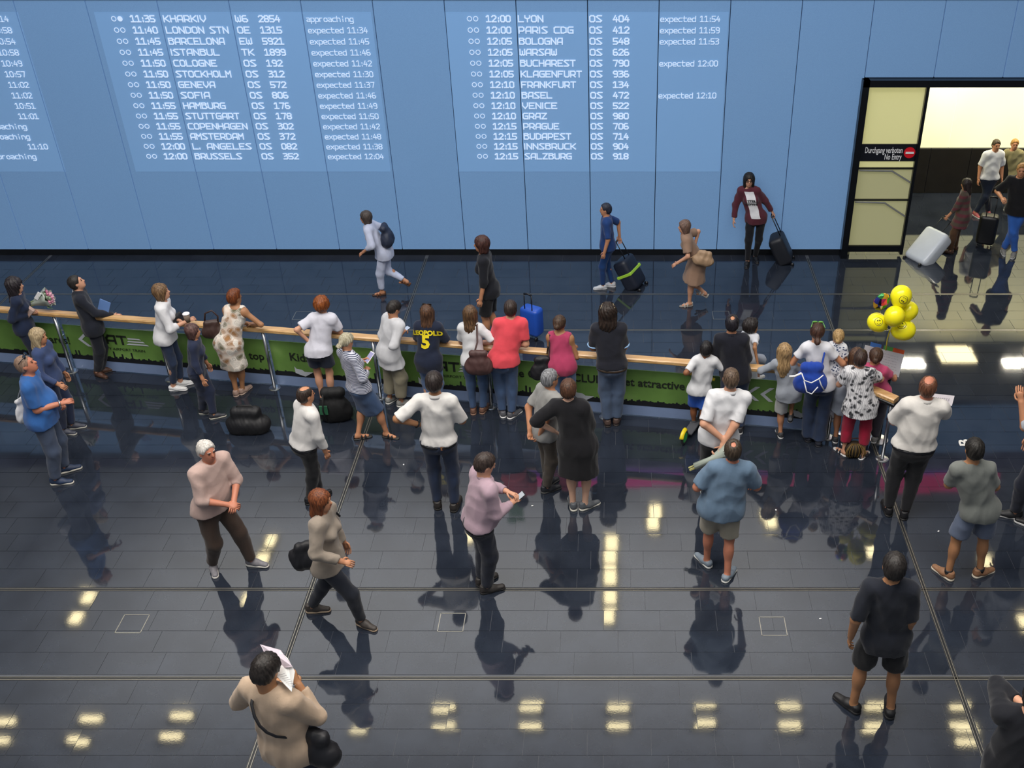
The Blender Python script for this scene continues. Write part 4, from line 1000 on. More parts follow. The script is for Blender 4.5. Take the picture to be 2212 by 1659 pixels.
p_leo = person('person with long brown hair in a navy jersey printed LEOPOLD 5 in yellow', [(928, 888), (950, 889)], (923, 676), 5, la=dict(k='railin'), ra=dict(k='railin'), dy=.12, sex='f', build=.98, hair=('long', '3f2c20', '6b4a34', .24), skin='fair',
  top=dict(m=C('1a2236'), sl=.95, hem=.43, flare=.01, e=.03, lo=.01, name='jersey'), bot=dict(m=JEANSL, loose=.0), shoes=('sneaker', '5a5a60', 'd8d8d8'))
p_wt = person('person with long straight brown hair in a white tee with a brown shoulder bag', [(1023, 892), (1044, 890)], (1016, 678), 8, la=dict(k='railin'), ra=dict(k='rail', pole=(1, -.3, -.4)), dy=.08, sex='f', build=.93, hair=('long', '4a3626', '7a5c40', .27), skin='fair',
  top=dict(m=C('d2d3d6'), sl=.85, hem=.50), bot=dict(m=JEANS, loose=.004), shoes=('sneaker', '6a4c3e', '8a6a58'))
p_cor = person('person in a bright coral red tee and jeans leaning on the rail', [(1086, 898), (1106, 901)], (1103, 667), 0, la=dict(k='railin'), ra=dict(k='railin', pole=(1, -.6, -.5)), dy=.14, hair=('short', '2b201b'), skin='fair', build=1.1,
  top=dict(m=C('d94a55'), sl=.75, hem=.505, e=.022), bot=dict(m=JEANS), shoes=('sneaker', '55565c', 'e0e0e0'), toes=(-8, 30))
p_mag = person('person in a magenta tank top with a black bag leaning on the rail', [(1208, 904), (1228, 905)], (1209, 699), 8, hy=10, la=dict(k='railin'), ra=dict(k='railin', pole=(1, -.3, -.5)), dy=.12, sex='f', H=1.50, hair=('bun', '3a2a20', '5c4636'), skin='tan', build=.98,
  top=dict(kind='tank', m=C('a63a5c'), hem=.46, e=.03, name='tank_top'), bot=dict(m=JEANSL), shoes=('sneaker', '777777', 'cccccc'))
p_nav = person('person with shoulder-length dark curls in a dark polo with light blue sleeve bands', [(1312, 917), (1332, 914)], (1313, 676), 0, la=dict(k='railin', pole=(1, -.3, -.5)), ra=dict(k='railin', pole=(1, -.3, -.5)), dy=.06, hair=('longcurly', '211a17', '3a2c24', .15), skin='tan', build=1.05, belly=.3,
  top=dict(m=C('1c1e28'), sl=.85, hem=.52, trim=C('8fb4dc'), collar=1, name='polo_shirt', e=.024), bot=dict(m=C('46566f', 'denim'), belt=plain('3a2d22', .5), loose=.022), shoes=('leather', '4a3a34', '2a2220'))
p_boy = person('child in a white tee and bright blue shorts standing beside a kick scooter', [(1498, 925), (1515, 940)], (1525, 754), 5, H=1.19, age=.75, la=dict(k='px', p=(1487, 806, .02)), ra=dict(k='px', p=(1543, 775, .10), cu=1.0), hair=('short', '121012'), skin='dark',
  top=dict(m=C('d4d5d8'), sl=.85, hem=.48), bot=dict(kind='shorts', m=C('2257b8'), len=.9, sock=plain('3a3a3e', .8), sockh=.07), shoes=('sneaker', '22242a', 'e0e0e0'))
p_blk = person('person in a black shirt with a bald spot standing behind the two children', [(1562, 930), (1598, 933)], (1581, 699), 3, la=dict(k='railin', pole=(1, -.2, -.4)), ra=dict(k='railin', pole=(1, -.2, -.4)), dy=.04, hair=('spot', '16131a'), skin='mid', build=1.0,
  top=dict(m=C('161823'), sl=1.1, hem=.47, e=.026, collar=1), bot=dict(m=JEANSD), shoes=('sneaker', '2a2a2e', 'bbbbbb'))
p_cur = person('small child with dark curls in a white top reaching down to the rail', [('w', 1.66, 10.66), ('w', 1.78, 10.66)], (1623, 706), 40, hy=30, H=1.02, age=.6, anchor=1, la=dict(k='down'), ra=dict(k='w', p=(1.66, 10.38, RH+.03)), hair=('curly', '1a1414', None), skin='tan', sex='f',
  top=dict(m=C('cfd2da'), sl=.6, hem=.30, name='top'), shoes=('slip', 'cccccc', 'dddddd'), bot=dict(kind='shorts', m=C('9098a8'), len=.9))
p_bld = person('child with long blond hair in a grey tunic and pale shorts with one foot raised', [(1685, 943), (1703, 943)], (1694, 760), 0, H=1.25, age=.75, lift=(0, .26), dy=.02, pitch=(0, -.7), la=dict(k='rail', pole=(1, -.3, -.2)), ra=dict(k='rail', pole=(1, -.3, -.2)), sex='f', hair=('long', '8a6c48', 'c2a274', .26), skin='mid',
  top=dict(m=C('8f959f'), sl=1.2, hem=.44, flare=.02, name='tunic'), bot=dict(kind='shorts', m=C('a5a6a6'), len=.98, loose=.02), shoes=('sneaker', '3a3c40', 'dcdcdc'))
p_mum = person('person with a long dark ponytail, white blouse and flared jeans carrying a toddler', [(1744, 950), (1768, 960)], (1765, 718), 5, la=dict(k='rail'), ra=dict(k='px', p=(1811, 792, .12), pole=(1, -.4, -.6)), dy=.06, sex='f', build=.88, hair=('pony', '35231c', '55382c', .34), skin='mid',
  top=dict(m=C('d2d3da'), sl=.55, hem=.50, e=.024, name='blouse'), bot=dict(m=JEANSD, len=2.0, cuff=.075), shoes=('leather', '2a2d38', '1c1e26'))
p_tod = person('toddler with a blond bun in a blue floral dress held on the arm', [('w', 2.55, 10.15), ('w', 2.65, 10.15)], (1811, 728), 12, H=.98, age=.6, anchor=1, la='down', ra='down', sex='f', hair=('bun', '9a7a4c', 'c8a874'), skin='mid',
  top=dict(m=C('d8dbe2', 'floral'), sl=.6, hem=.22, name='dress'), shoes=('slip', 'cccccc', 'dddddd'), bot=dict(kind='shorts', m=C('9098a8'), len=.6))
p_gry = person('child in a plain grey dress half hidden beside the leaf-print blouse', [(1804, 953), (1824, 958)], (1850, 770), 20, H=1.32, age=.75, dy=.12, la=dict(k='rail'), ra=dict(k='rail'), sex='f', hair=('long', '4a3324', None, .2), skin='mid',
  top=dict(m=C('8c93a0'), sl=.6, hem=.34, flare=.03, name='dress'), shoes=('sneaker', '3a3c40', 'cfcfcf'))
p_leaf = person('person with short dark hair in a black and white leaf-print blouse and crimson capri trousers', [(1822, 982), (1862, 989)], (1859, 776), 5, hy=15, la=dict(k='chest', pole=(1, -.4, -.8)), ra=dict(k='px', p=(1908, 815, .25), pole=(1, -.5, -.8)), dy=.04, sex='f', build=1.22,
  hair=('top', '2b1f1b', '4a352c'), skin='fair', top=dict(m=C('d6d6d8', 'leaf'), sl=.65, hem=.44, flare=.025, e=.028, lo=.014, name='blouse'), bot=dict(kind='capri', m=C('9c1a38'), len=1.62, loose=.012, cuff=.062), shoes=('sandal', '2e2e36', 'c8c8c8'), toes=(-30, 25))
p_ban = person('child with brown bun and pink top holding up the big poster at the rail end', [(1868, 950), (1888, 953)], (1892, 770), 15, H=1.36, age=.75, la=dict(k='px', p=(1880, 790, .22)), ra=dict(k='px', p=(1934, 812, .20), cu=1.1, pole=(1, -.2, -.8)), sex='f', hair=('bun', '3a271e', '5a4030'), skin='mid',
  top=dict(m=C('b8486e'), sl=.6, hem=.46), bot=dict(m=C('3c3a44')), shoes=('sneaker', '888888', 'cccccc'))
# ---- waiting in the hall
p_blu = person('person in a blue tee with sunglasses pushed up, looking up at the left edge', [(141, 1019), (124, 1045)], (57, 788), 74, hp=-20, la=dict(k='px', p=(120, 868, .10), cu=1.0), ra=dict(k='px', p=(133, 871, -.02), cu=1.0, pole=(.2, -.4, -1)), skin='red', build=1.18, belly=.6, pel=(.03, 0),
  hair=('crop', '8d7362', 'a08674'), top=dict(m=C('2f5f9f'), sl=.85, hem=.475, e=.024), bot=dict(m=C('3f4a5f', 'denim'), loose=.02), shoes=('sneaker', '20304c', 'c9c5ba'))
p_wsh = person('person in a white long-sleeved shirt and black trousers, one hand in the pocket', [(690, 1078), (672, 1086)], (661, 854), 48, ra=dict(k='px', p=(711, 998, -.08), pole=(.6, -1, 0)), la='pocket', skin='mid', build=1.12, belly=.35, hair=('balding', '2a1f19'),
  top=dict(m=C('d3d1cf'), sl=1.93, hem=.53, collar=1, e=.026, lo=.008), bot=dict(m=BLK, belt=BLACKP), shoes=('leather', '15151a', '0e0e10'))
p_pol = person('person in a white polo with one hand on the hip and dark jeans', [(946, 1094), (983, 1099)], (938, 826), 0, la=dict(k='px', p=(905, 917, -.02), pole=(1.0, -.5, .2), cu=.9), ra=dict(k='px', p=(985, 885, .28), pole=(.6, -.5, -1)), skin='tan', build=1.02, hair=('short', '211a18'),
  top=dict(m=C('d4d2cf'), sl=.95, hem=.525, collar=1, name='polo_shirt', e=.022, lo=.006), bot=dict(m=C('1e2a42', 'denim'), belt=BLACKP), shoes=('leather', '2a2624', '1c1a18'))
p_pur = person('person in a mauve shirt and dark trousers looking down at a phone', [(1042, 1260), (1052, 1278)], (1048, 1003), 62, hp=22, hy=5, la=dict(k='chest'), ra=dict(k='px', p=(1106, 1086, .05), cu=.9, pole=(.4, -.5, -1)), skin='fair', build=1.2, belly=.5, hair=('short', '2c221e'),
  top=dict(m=C('a8909c'), sl=1.9, hem=.52, collar=1, e=.028, lo=.01), bot=dict(m=C('1d2230'), loose=.02, belt=BLACKP), shoes=('leather', '34302e', '1c1a1a'))
p_gls = person('person with grey hair and glasses in a grey tee, hands behind the back', [(1182, 1050), (1181, 1062)], (1189, 818), 55, hp=-3, la='back', ra=dict(k='px', p=(1166, 940, -.12), pole=(.6, -1, 0)), skin='mid', hair=('short', '5f6064', 'a0a2a6'), glasses=True,
  top=dict(m=C('8f8f8d'), sl=.8, hem=.475, e=.026), bot=dict(m=C('4c453e')), shoes=('sneaker', '22252c', '4a4a4a'))
p_bdr = person('person with short auburn hair in a loose black dress and grey trainers', [(1238, 1097), (1264, 1098)], (1228, 841), 5, la=dict(k='px', p=(1195, 930, .06), pole=(1, -.3, .1)), ra=dict(k='px', p=(1280, 950, .16), pole=(1, -.6, -.2)), sex='f', build=1.12, hair=('short', '3f2a20', '6a4834'), skin='pale',
  top=dict(m=C('121217'), sl=1.35, hem=.29, flare=.02, e=.035, lo=.02, name='dress'), shoes=('sneaker', '55595e', 'd2cfc4'), toes=(-8, 45))
p_wpl = person('person in a white polo shirt holding a bouquet behind the back', [(1525, 1083), (1560, 1090)], (1579, 818), 4, la=dict(k='px', p=(1561, 948, -.20), pole=(1, -.5, -.2), cu=.9), ra=dict(k='px', p=(1557, 968, -.24), pole=(1, -.6, -.2), cu=1.1), skin='fair', build=1.12, hair=('crop', '4a3a30', '7a6654'),
  top=dict(m=C('d2d3d6'), sl=.9, hem=.49, collar=1, name='polo_shirt', e=.022), bot=dict(m=BLK), shoes=('sneaker', '1c1c20', 'd8d8d0'))
p_bsh = person('person in a faded blue short-sleeved shirt, beige shorts and slip-on shoes', [(1526, 1220), (1570, 1251)], (1583, 973), 5, la=dict(k='px', p=(1530, 1035, .20), pole=(1, -.8, -.8)), ra=dict(k='px', p=(1625, 1050, .22), pole=(.8, -.5, -1)), skin='red', build=1.28, belly=.3, hair=('spot', '33291f'),
  top=dict(m=C('5d7389'), sl=.85, hem=.475, collar=1, e=.026, lo=.01), bot=dict(kind='shorts', m=C('928c7e'), len=.86, loose=.02), shoes=('slip', '76828e', 'd0d0cc'), toes=(-30, 18))
p_wrt = person('balding person in a white short-sleeved shirt and black trousers holding a white sheet', [(1917, 1108), (1952, 1116)], (2005, 836), 8, hy=20, hp=-12, la=dict(k='chest', pole=(1, -.4, -1)), ra=dict(k='px', p=(2030, 878, .40), pole=(.7, -.2, -1)), skin='red', build=1.22, pel=(.05, 0), hair=('balding', '5a3826'),
  top=dict(m=C('d0cdc8'), sl=.95, hem=.535, collar=1, e=.028, lo=.012), bot=dict(m=BLK, loose=.016, belt=BLACKP), shoes=('leather', '101014', '0c0c0e'))
p_gtr = person('person in a grey tee, blue-grey shorts and tan trainers looking at a lit phone', [(2046, 1247), (2114, 1243)], (2104, 972), -2, hp=10, la=dict(k='px', p=(2075, 1030, .26), pole=(1, -.5, -1)), ra=dict(k='px', p=(2112, 1030, .26), pole=(.8, -.4, -1)), skin='tan', build=1.0, hair=('short', '15120f'),
  top=dict(m=C('6f736f'), sl=.85, hem=.47, e=.024), bot=dict(kind='shorts', m=C('5f6a80'), len=.85, loose=.022, sock=BLACKP, sockh=.03), shoes=('sneaker', '8a6448', 'cfc6b4'), toes=(-25, 60))
p_bks = person('person in a black tee and black shorts walking away at the lower right', [(1841, 1532), (1921, 1541)], (1931, 1224), 5, la=dict(k='px', p=(1838, 1375, .0)), ra=dict(k='px', p=(1952, 1378, .0)), skin='tan', build=1.0, hair=('short', '1c1816'),
  top=dict(m=C('1a1e28'), sl=.95, hem=.45, e=.026), bot=dict(kind='shorts', m=C('1c1c1e'), len=.88, loose=.022), shoes=('slip', '131316', '1a1a1c'), toes=(-38, -4))
p_cnr = person('person in black at the bottom right corner raising an arm to the head', [('w', 2.75, 4.75), ('w', 3.0, 4.8)], (2238, 1506), 20, la=dict(k='px', p=(2208, 1520, .1), pole=(1, -.4, -.3)), ra='down', skin='fair', build=1.15, hair=('short', '1c1816'),
  top=dict(m=C('14161d'), sl=1.8, hem=.46, e=.03, lo=.01), bot=dict(m=BLK), shoes=('sneaker', '15151a', '222222'))
p_new = person('person in a beige sweater with black shoulder bag reading a newspaper, seen from above', [('w', -2.52, 5.0), ('w', -2.28, 4.95)], (575, 1449), 22, hp=30, la=dict(k='px', p=(590, 1475, .32), pole=(1, -.4, -1)), ra=dict(k='px', p=(645, 1480, .12), pole=(.8, -.3, -1), cu=1.1), skin='tan', build=1.15, hair=('short', '17120f'),
  top=dict(m=C('b09a84'), sl=1.85, hem=.47, e=.03, lo=.012, name='sweater'), bot=dict(m=NAVY), shoes=('leather', '22201e', '1a1a1a'))
p_brn = person('person with swinging brown hair in a beige and grey jacket striding right', [(676, 1320), (783, 1350)], (694, 1082), 98, la=dict(k='down'), ra=dict(k='loc', p=(.03, .12, -.22)), sex='f', dy=.0, hair=('long', '5a2e18', '8a4e2c', .16), skin='mid', build=1.05, lift=(0, 0), pel=(.02, 0),
  top=dict(m=C('8f8478'), sl=1.9, hem=.44, flare=.02, e=.036, lo=.014, name='jacket'), bot=dict(m=C('20242e')), shoes=('sneaker', '3a3430', 'a8937c'), toes=(0, 10))
p_pnk = person('person with pale cap and pinkish shirt walking in brown trousers', [(546, 1220), (462, 1227)], (447, 975), 125, la='belly', ra='belly', skin='red', build=1.15, hair=('short', 'cfc8c0', 'e8e4de'), belly=.2, pel=(-.05, 0),
  top=dict(m=C('b39a92'), sl=1.3, hem=.49, e=.034, lo=.014), bot=dict(m=C('3c2f28'), loose=.02), shoes=('sneaker', '77757a', 'd6d2ca'), toes=(-15, 20))
p_gh1 = person('person in a dark top with a burgundy garment walking below the rail', [(463, 903), (440, 893)], (417, 716), 80, la='down', ra='down', sex='f', hair=('bob', '4a3430'), skin='mid', top=dict(m=C('242c44'), sl=1.6, hem=.52), bot=dict(m=C('222a40')), shoes=('sneaker', '2a2c34', 'b9b6a8'), lift=(0, 0))
p_gh2 = person('person with long sandy hair in a denim jacket and jeans passing the far left rail', [(158, 925), (140, 936)], (84, 727), 90, la='down', ra=dict(k='loc', p=(.03, .10, -.26)), sex='f', hair=('long', 'a08a68', 'c8b490', .2), skin='mid', top=dict(m=C('36456a', 'denim'), sl=1.9, hem=.5, name='jacket'), bot=dict(m=C('26304a', 'denim')), shoes=('sneaker', '3a3d4a', 'b4b2a8'))
p_edge = person('person in dark trousers cut off by the right picture edge', [(2190, 1118), (2232, 1140)], (2262, 842), -65, la=dict(k='px', p=(2206, 868, .1), pole=(.2, -.4, -1)), ra='down', skin='mid', build=1.15, hair=('short', '1c1816'),
  top=dict(m=C('aab0ba'), sl=.9, hem=.5), bot=dict(m=C('1b2030')), shoes=('sneaker', '17181c', 'b8b8b8'))
# ---- beyond the barrier
p_wht = person('person all in white with brown sandals walking left along the wall', [(826, 637), (880, 632)], (790, 470), -92, dy=0, lift=(0, .14), pitch=(0, -.6), pel=(-.08, 0), la=dict(k='loc', p=(.05, .08, -.2)), ra=dict(k='loc', p=(.04, -.1, -.24)), sex='f', hair=('bob', '3c3430'), skin='mid',
  top=dict(m=C('b9bfd4'), sl=1.5, hem=.46, flare=.02, e=.034, lo=.012), bot=dict(m=C('bcc4dc'), len=1.85, loose=.01), shoes=('sandal', '6a3f24', '3a2418'))
p_drk = person('person in black with bare legs walking left behind the waiting row', [(1056, 742), (1075, 738)], (1040, 528), -88, la='down', ra='down', sex='f', hair=('bob', '3a211c'), skin='mid', top=dict(m=C('15171f'), sl=1.3, hem=.47, e=.03), bot=dict(kind='shorts', m=C('16161a'), len=.9), shoes=('sneaker', '1a1a1e', '44444a'))
p_bwk = person('person in deep blue clothes and white trainers walking left along the wall', [(1303, 624), (1322, 619)], (1308, 453), -92, la='down', ra=dict(k='loc', p=(.03, -.14, -.24)), hair=('short', '1e2230'), skin='mid', top=dict(m=C('1c3a70'), sl=.95, hem=.48), bot=dict(m=C('12386c'), loose=0), shoes=('sneaker', 'b9bcc2', 'd2d4d8'), toes=(5, 0))
p_tan = person('person in a tan dress and silver sandals walking left along the wall', [(1489, 661), (1520, 655)], (1478, 490), -90, lift=(0, .12), pitch=(0, -.5), pel=(-.02, 0), la=dict(k='loc', p=(.05, .10, -.2)), ra=dict(k='loc', p=(.05, -.12, -.2)), sex='f', build=1.1, hair=('bob', '5f4a40'), skin='fair',
  top=dict(m=C('8f7462'), sl=.8, hem=.30, flare=.05, e=.034, name='dress'), shoes=('sandal', 'b4b0aa', '8a8682'))
p_bur = person('person in a burgundy jacket and white tee pulling a black case beside the wall', [(1631, 561), (1614, 572)], (1618, 389), 182, la=dict(k='px', p=(1676, 468, .10), pole=(.5, -1, 0), cu=1.1), ra='down', sex='f', build=.95, hair=('long', '17120f', None, .26), skin='fair', pel=(.02, 0), glasses=True,
  top=dict(m=C('532430'), sl=1.9, hem=.46, e=.03, lo=.008, name='jacket'), bot=dict(m=C('101118'), loose=0), shoes=('sneaker', '101014', '2a2a2e'))
p_cas = person('person in a striped dark tunic pulling a white hard case out of the doorway', [(2052, 548), (2062, 540)], (2087, 398), -60, hp=10, la=dict(k='px', p=(2046, 470, -.05), pole=(.4, -.6, -1), cu=1.1), ra='down', sex='f', build=1.02, pel=(.06, 0), hair=('long', '1c1413', None, .2), skin='mid',
  top=dict(m=C('4a4038', 'stripe', c2='5c2c34', sc=3.0), sl=1.6, hem=.36, flare=.03, e=.034, lo=.01, name='tunic'), bot=dict(m=C('4a3322')), shoes=('leather', '3c2218', '1a1210'))
p_wdo = person('person in a white tee and dark trousers walking out of the corridor', [(2106, 466), (2134, 462)], (2152, 314), 175, la='down', ra='down', build=1.1, hair=('short', '3a3020'), skin='mid', top=dict(m=C('cfd2d8'), sl=.9, hem=.5, e=.03), bot=dict(m=C('1a2438')), shoes=('sneaker', '9a4a50', 'c8c8c8'))
p_bdo = person('person in sandy clothes behind the white tee in the corridor', [(2172, 455), (2192, 452)], (2192, 312), 190, hair=('short', 'a0763a'), skin='mid', top=dict(m=C('8c8560'), sl=1.2, hem=.48), bot=dict(m=C('3a3c38')), shoes=('sneaker', '777777', 'bbbbbb'))
p_bkt = person('person in a black tee and blue jeans at the right edge of the doorway', [(2166, 545), (2190, 552)], (2207, 368), 200, la='down', ra=dict(k='px', p=(2164, 428, -.1)), build=1.15, hair=('short', '8a6438'), skin='mid', top=dict(m=C('121216'), sl=.95, hem=.46, e=.03), bot=dict(m=C('2c5aa8', 'denim')), shoes=('sneaker', '777777', 'bbbbbb'))

for k_, v_ in PEOPLE.items():
    if len(k_.split()) > 16: print('LONG', k_)
# ================================================================ things carried, worn and standing about
def frame(fwd, up):
    f = N(fwd); u = N(np.array(up, float)-f*(np.array(up, float)@f)); r = np.cross(f, u); return r, f, u
def slab_thing(name, label, cat, c, r, u, wd, ht, th, mat, screen=None, group=None, smat=None, extra=None):
    """flat thing centred on c, spanned by r and u"""
    r = N(r); u = N(u-r*(u@r)); n = np.cross(r, u); R = np.stack([r, u, n], 1)
    e = empty(name, c, label, cat, group)
    MB().box((0, 0, 0), (wd, ht, th), bev=min(th*.4, .003), R=R).build('case' if screen else 'sheet', mat, e)
    if screen:
        sg = screen
        MB().box(n*sg*(th/2+.0008), (wd*.88, ht*.88, .0012), R=R).build('screen', smat, e)
    return e, R, n
SCRW = glow('cfdcf4', .8); SCRB = glow('8fb4e8', .7)
def phone(label, info, side, mat=BLACKP, smat=SCRW, tilt=.55, off=.085, size=1.0):
    i = 0 if side == 'l' else 1; c = info['W'][i]+info['HD'][i]*off; look = N(info['hc']-c); r = info['rs']
    u = N(np.cross(look, r)) ; u = u if u[2] > 0 else -u
    n = np.cross(N(r), u); sgn = 1 if n@look > 0 else -1
    slab_thing('phone', label, 'phone', c, r, u, .074*size, .148*size, .009, mat, sgn, smat=smat)
phone('white phone held up by the person in the striped top', p_str, 'l', WHITEP, glow('b9b4e0', .8), off=.10)
phone('phone held by the person in khaki trousers', p_kha, 'l', BLACKP, SCRW, off=.07)
phone('phone with white edges held out by the person in the mauve shirt', p_pur, 'r', BLACKP, glow('d8dde4', .75), off=.10)
phone('lit phone held by the person in the grey tee', p_gtr, 'r', BLACKP, glow('a8d8ec', 1.0), off=.07)
phone('phone in a pink case held by the child in the white tee', p_boy, 'r', plain('c886b8', .4), SCRB, off=.07)
# tablet of the suited person
slab_thing('tablet', 'white tablet with blue cover held against the dark suit', 'tablet', AY(224, 666, p_suit['W'][0][1]-.03), np.array([.8, -.2, -.25]), np.array([.1, .3, 1]), .15, .21, .01, plain('5b7bb0', .5), -1, smat=glow('dfe6f0', .7))
# paper cups
def cup(label, p, mat=WHITEP, lidm=WHITEP):
    e = empty('paper_cup', p, label, 'cup')
    MB().lathe((0, 0, -.055), [(.030, 0), (.041, .11)], 20).build('cup_body', mat, e, True)
    MB().lathe((0, 0, .055), [(.044, 0), (.044, .008), (.036, .016)], 20).build('lid', lidm, e, True)
cup('white paper coffee cup with lid held over the rail', AY(404, 687, p_hood['W'][1][1]), plain('7a6a5c', .6))
cup('white paper cup held by the person in the white polo and dark jeans', p_pol['W'][1]+p_pol['HD'][1]*.09+UP*.04, plain('d8c8c8', .6))
# ---- soft bags
def bag(name, label, c, r, f, u, size, mat, strap=None, smat=None, cat='bag', flap=None, wr=.006, clasp=None, sq=.6):
    c = np.array(c, float); w_, d_, h_ = size; R = np.stack([N(r), N(f), N(u)], 1); e = empty(name, c, label, cat)
    P = [ell(c+R[:, 2]*(-h_*.15), (w_/2*1.05, d_/2, h_*.38), R, k=.05), cap(c-R[:, 0]*w_*.28-R[:, 2]*h_*.28, c+R[:, 0]*w_*.28-R[:, 2]*h_*.28, d_*.42, k=.05), cap(c-R[:, 0]*w_*.22+R[:, 2]*h_*.3, c+R[:, 0]*w_*.22+R[:, 2]*h_*.3, d_*.28, k=.05)]
    sdf_obj('bag_body', P, .011, mat, e, c, wr=wr, seed=len(label), fr=1.3)
    if strap is not None:
        MB().tube([np.array(p)-c for p in strap], .011, 6, flat=.5).build('strap', smat or mat, e, True)
    if flap: sdf_obj('flap', [ell(c+R[:, 2]*h_*.2+R[:, 1]*0, (w_*.45, d_*.6, h_*.22), R)], .011, flap, e, c)
    if clasp: MB().lathe(clasp-c, [(.014, 0), (.012, .008)], 12, R[:, 1]).build('clasp', STEEL, e)
    return e
def shoulder_strap(info, side, c, top_r=.0):
    i = 0 if side == 'l' else 1; S_ = info['SJ'][i]-info['rs']*(-1, 1)[i]*.03; f = info['fl']
    return [c+UP*.10+f*.04, S_-f*-.085*1.0-UP*.10, S_+f*.05+UP*.062, S_+UP*.078, S_-f*.05+UP*.062, S_-f*.10-UP*.12, c+UP*.10-f*.04]
BR1 = plain('3a2722', .5, noise=.1); BKL = plain('131318', .55, noise=.1)
X = p_dress; c = AY(459, 708, X['base'][1]+.02); bag('handbag', 'dark brown leather handbag hanging from the left arm of the paisley dress', c, (1, .3, 0), (-.3, 1, 0), UP, (.26, .13, .25), BR1, [c+(-.08, 0, .08), c+(-.05, 0, .2), c+(.04, 0, .24), c+(.1, 0, .16), c+(.08, 0, .08)], cat='bag')
X = p_wt; c = AY(1034, 780, X['base'][1]-.20); bag('shoulder_bag', 'slouchy brown leather bag on the back of the white tee', c, (1, 0, 0), (0, 1, 0), UP, (.32, .15, .36), plain('4a3230', .55, noise=.12), [c+(-.04, 0, .12), X['SJ'][1]+(-.03, -.12, -.12), X['SJ'][1]+(-.03, -.05, .075), X['SJ'][1]+(-.02, .06, .05), X['SJ'][1]+(0, .11, -.10)])
X = p_mag; c = AY(1172, 792, X['base'][1]-.02); S_ = X['SJ'][0]; bag('shoulder_bag', 'black fabric bag hanging left of the magenta tank top', c, (1, .2, 0), (-.2, 1, 0), UP, (.28, .15, .34), BKL, [c+(.03, 0, .12), S_+(-.02, -.10, -.2), S_+(.0, -.05, .06), S_+(0, .05, .05), c+(.05, .1, .12)])
X = p_blu; c = AY(52, 880, X['base'][1]+.14); bag('tote_bag', 'white cloth tote hanging behind the blue tee at the left edge', c, (.4, 1, 0), (1, -.4, 0), UP, (.24, .10, .36), WHT, [c+(0, -.05, .15), X['SJ'][0]+(-.08, 0, .0), X['SJ'][0]+(0, 0, .07), X['SJ'][0]+(.08, 0, 0)], cat='bag')
X = p_hood; c = AY(385, 688, X['base'][1]+.16); bag('handbag', 'small black bag under the arm of the white sweatshirt', c, (.3, 1, 0), (1, -.3, 0), UP, (.20, .10, .17), BKL)
X = p_new; c = AY(678, 1606, X['base'][1]-.05); nb = X['NB']; fl = X['fl']; rs = X['rs']; st = []
for t in np.linspace(0, 1, 9):
    p0 = X['SJ'][0]-rs*-.02*1+rs*.05; q = p0*(1-t)+(c+UP*.08)*t; st.append(q-fl*(.02+.185*math.sin(min(1, t*1.15)*PI)**.6)+UP*.075*(1-t))
bag('shoulder_bag', 'large black messenger bag on the hip of the beige sweater', c, rs, fl, UP, (.40, .20, .34), BKL, st)
X = p_brn; c = AY(668, 1195, X['base'][1]-.05); bag('shoulder_bag', 'dark bag swinging behind the person in the beige jacket', c, (1, .1, .2), (0, 1, 0), (0, 0, 1), (.36, .18, .30), BKL, [c+(.05, 0, .1), X['SJ'][0]+(-.12, 0, -.15), X['SJ'][0]+(0, 0, .06), X['SJ'][0]+(.1, 0, -.1)])
X = p_wht; c = AY(834, 506, X['base'][1]-.02); bag('backpack', 'dark backpack on the person all in white', c, (0, 1, 0), (1, 0, 0), (-.2, 0, 1), (.26, .18, .36), plain('20283c', .6), cat='backpack')
X = p_tan; c = AY(1520, 556, X['base'][1]-.2); bag('handbag', 'tan bag swinging behind the person in the tan dress', c, (1, 0, -.2), (0, 1, 0), (.2, 0, 1), (.30, .14, .22), plain('a08468', .6), [c+(-.06, 0, .06), X['W'][0]+(0, 0, -.02)], cat='bag')
# black bag shape added for a dark reflection in the glass
c = G(728, 905)+UP*.24; e = bag('reflection_pack', 'big black rucksack with a green patch standing behind the striped top', c, (1, .1, 0), (-.1, 1, 0), UP, (.36, .26, .50), plain('08080a', .7, noise=.1), [c+(-.08, -.13, .2), c+(-.09, -.19, .0), c+(-.08, -.13, -.18)], cat='backpack')
mb = MB(); mb.box((-.10, -.135, -.02), (.10, .012, .13), bev=.004); mb.build('green_patch', plain('2f6a4a', .6), e)
c = G(540, 930)+UP*.17; bag('reflection_bag', 'rounded black bag lying on the floor left of the white long-sleeved shirt', c, (1, 0, 0), (0, 1, 0), UP, (.50, .28, .34), plain('101014', .6, noise=.1), [c+(-.15, 0, .1), c+(-.08, 0, .2), c+(.08, 0, .2), c+(.15, 0, .1)], cat='bag')  # rounded dark form added in place of a ghost reflection
# blue backpack with white piping on the ponytailed person
X = p_mum; c = AY(1752, 812, X['base'][1]-.26); e = bag('backpack', 'bright blue backpack with white cords on the ponytailed back', c, (1, 0, 0), (0, 1, 0), UP, (.34, .22, .38), C('1c3f9a'), [c+(.12, .06, .12), X['SJ'][1]+(-.04, -.08, -.02), X['SJ'][1]+(-.04, 0, .075), X['SJ'][1]+(-.04, .07, .02)], cat='backpack')
for pts in ([(-.13, -.10, .10), (-.10, -.14, .03), (-.02, -.145, -.0), (.06, -.14, .05), (.11, -.11, .08)], [(-.10, -.135, .02), (-.06, -.14, -.12), (.0, -.14, -.15), (.06, -.135, -.06)], [(.06, -.13, .05), (.10, -.12, -.05), (.15, -.09, -.14)]):
    MB().tube(pts, .007, 6).build('white_cord', WHITEP, e, True)
MB().tube([(-.13, -.10, .10), (-.20, -.10, .06), (-.26, -.09, .05)], .012, 6).build('strap_end', WHITEP, e, True)
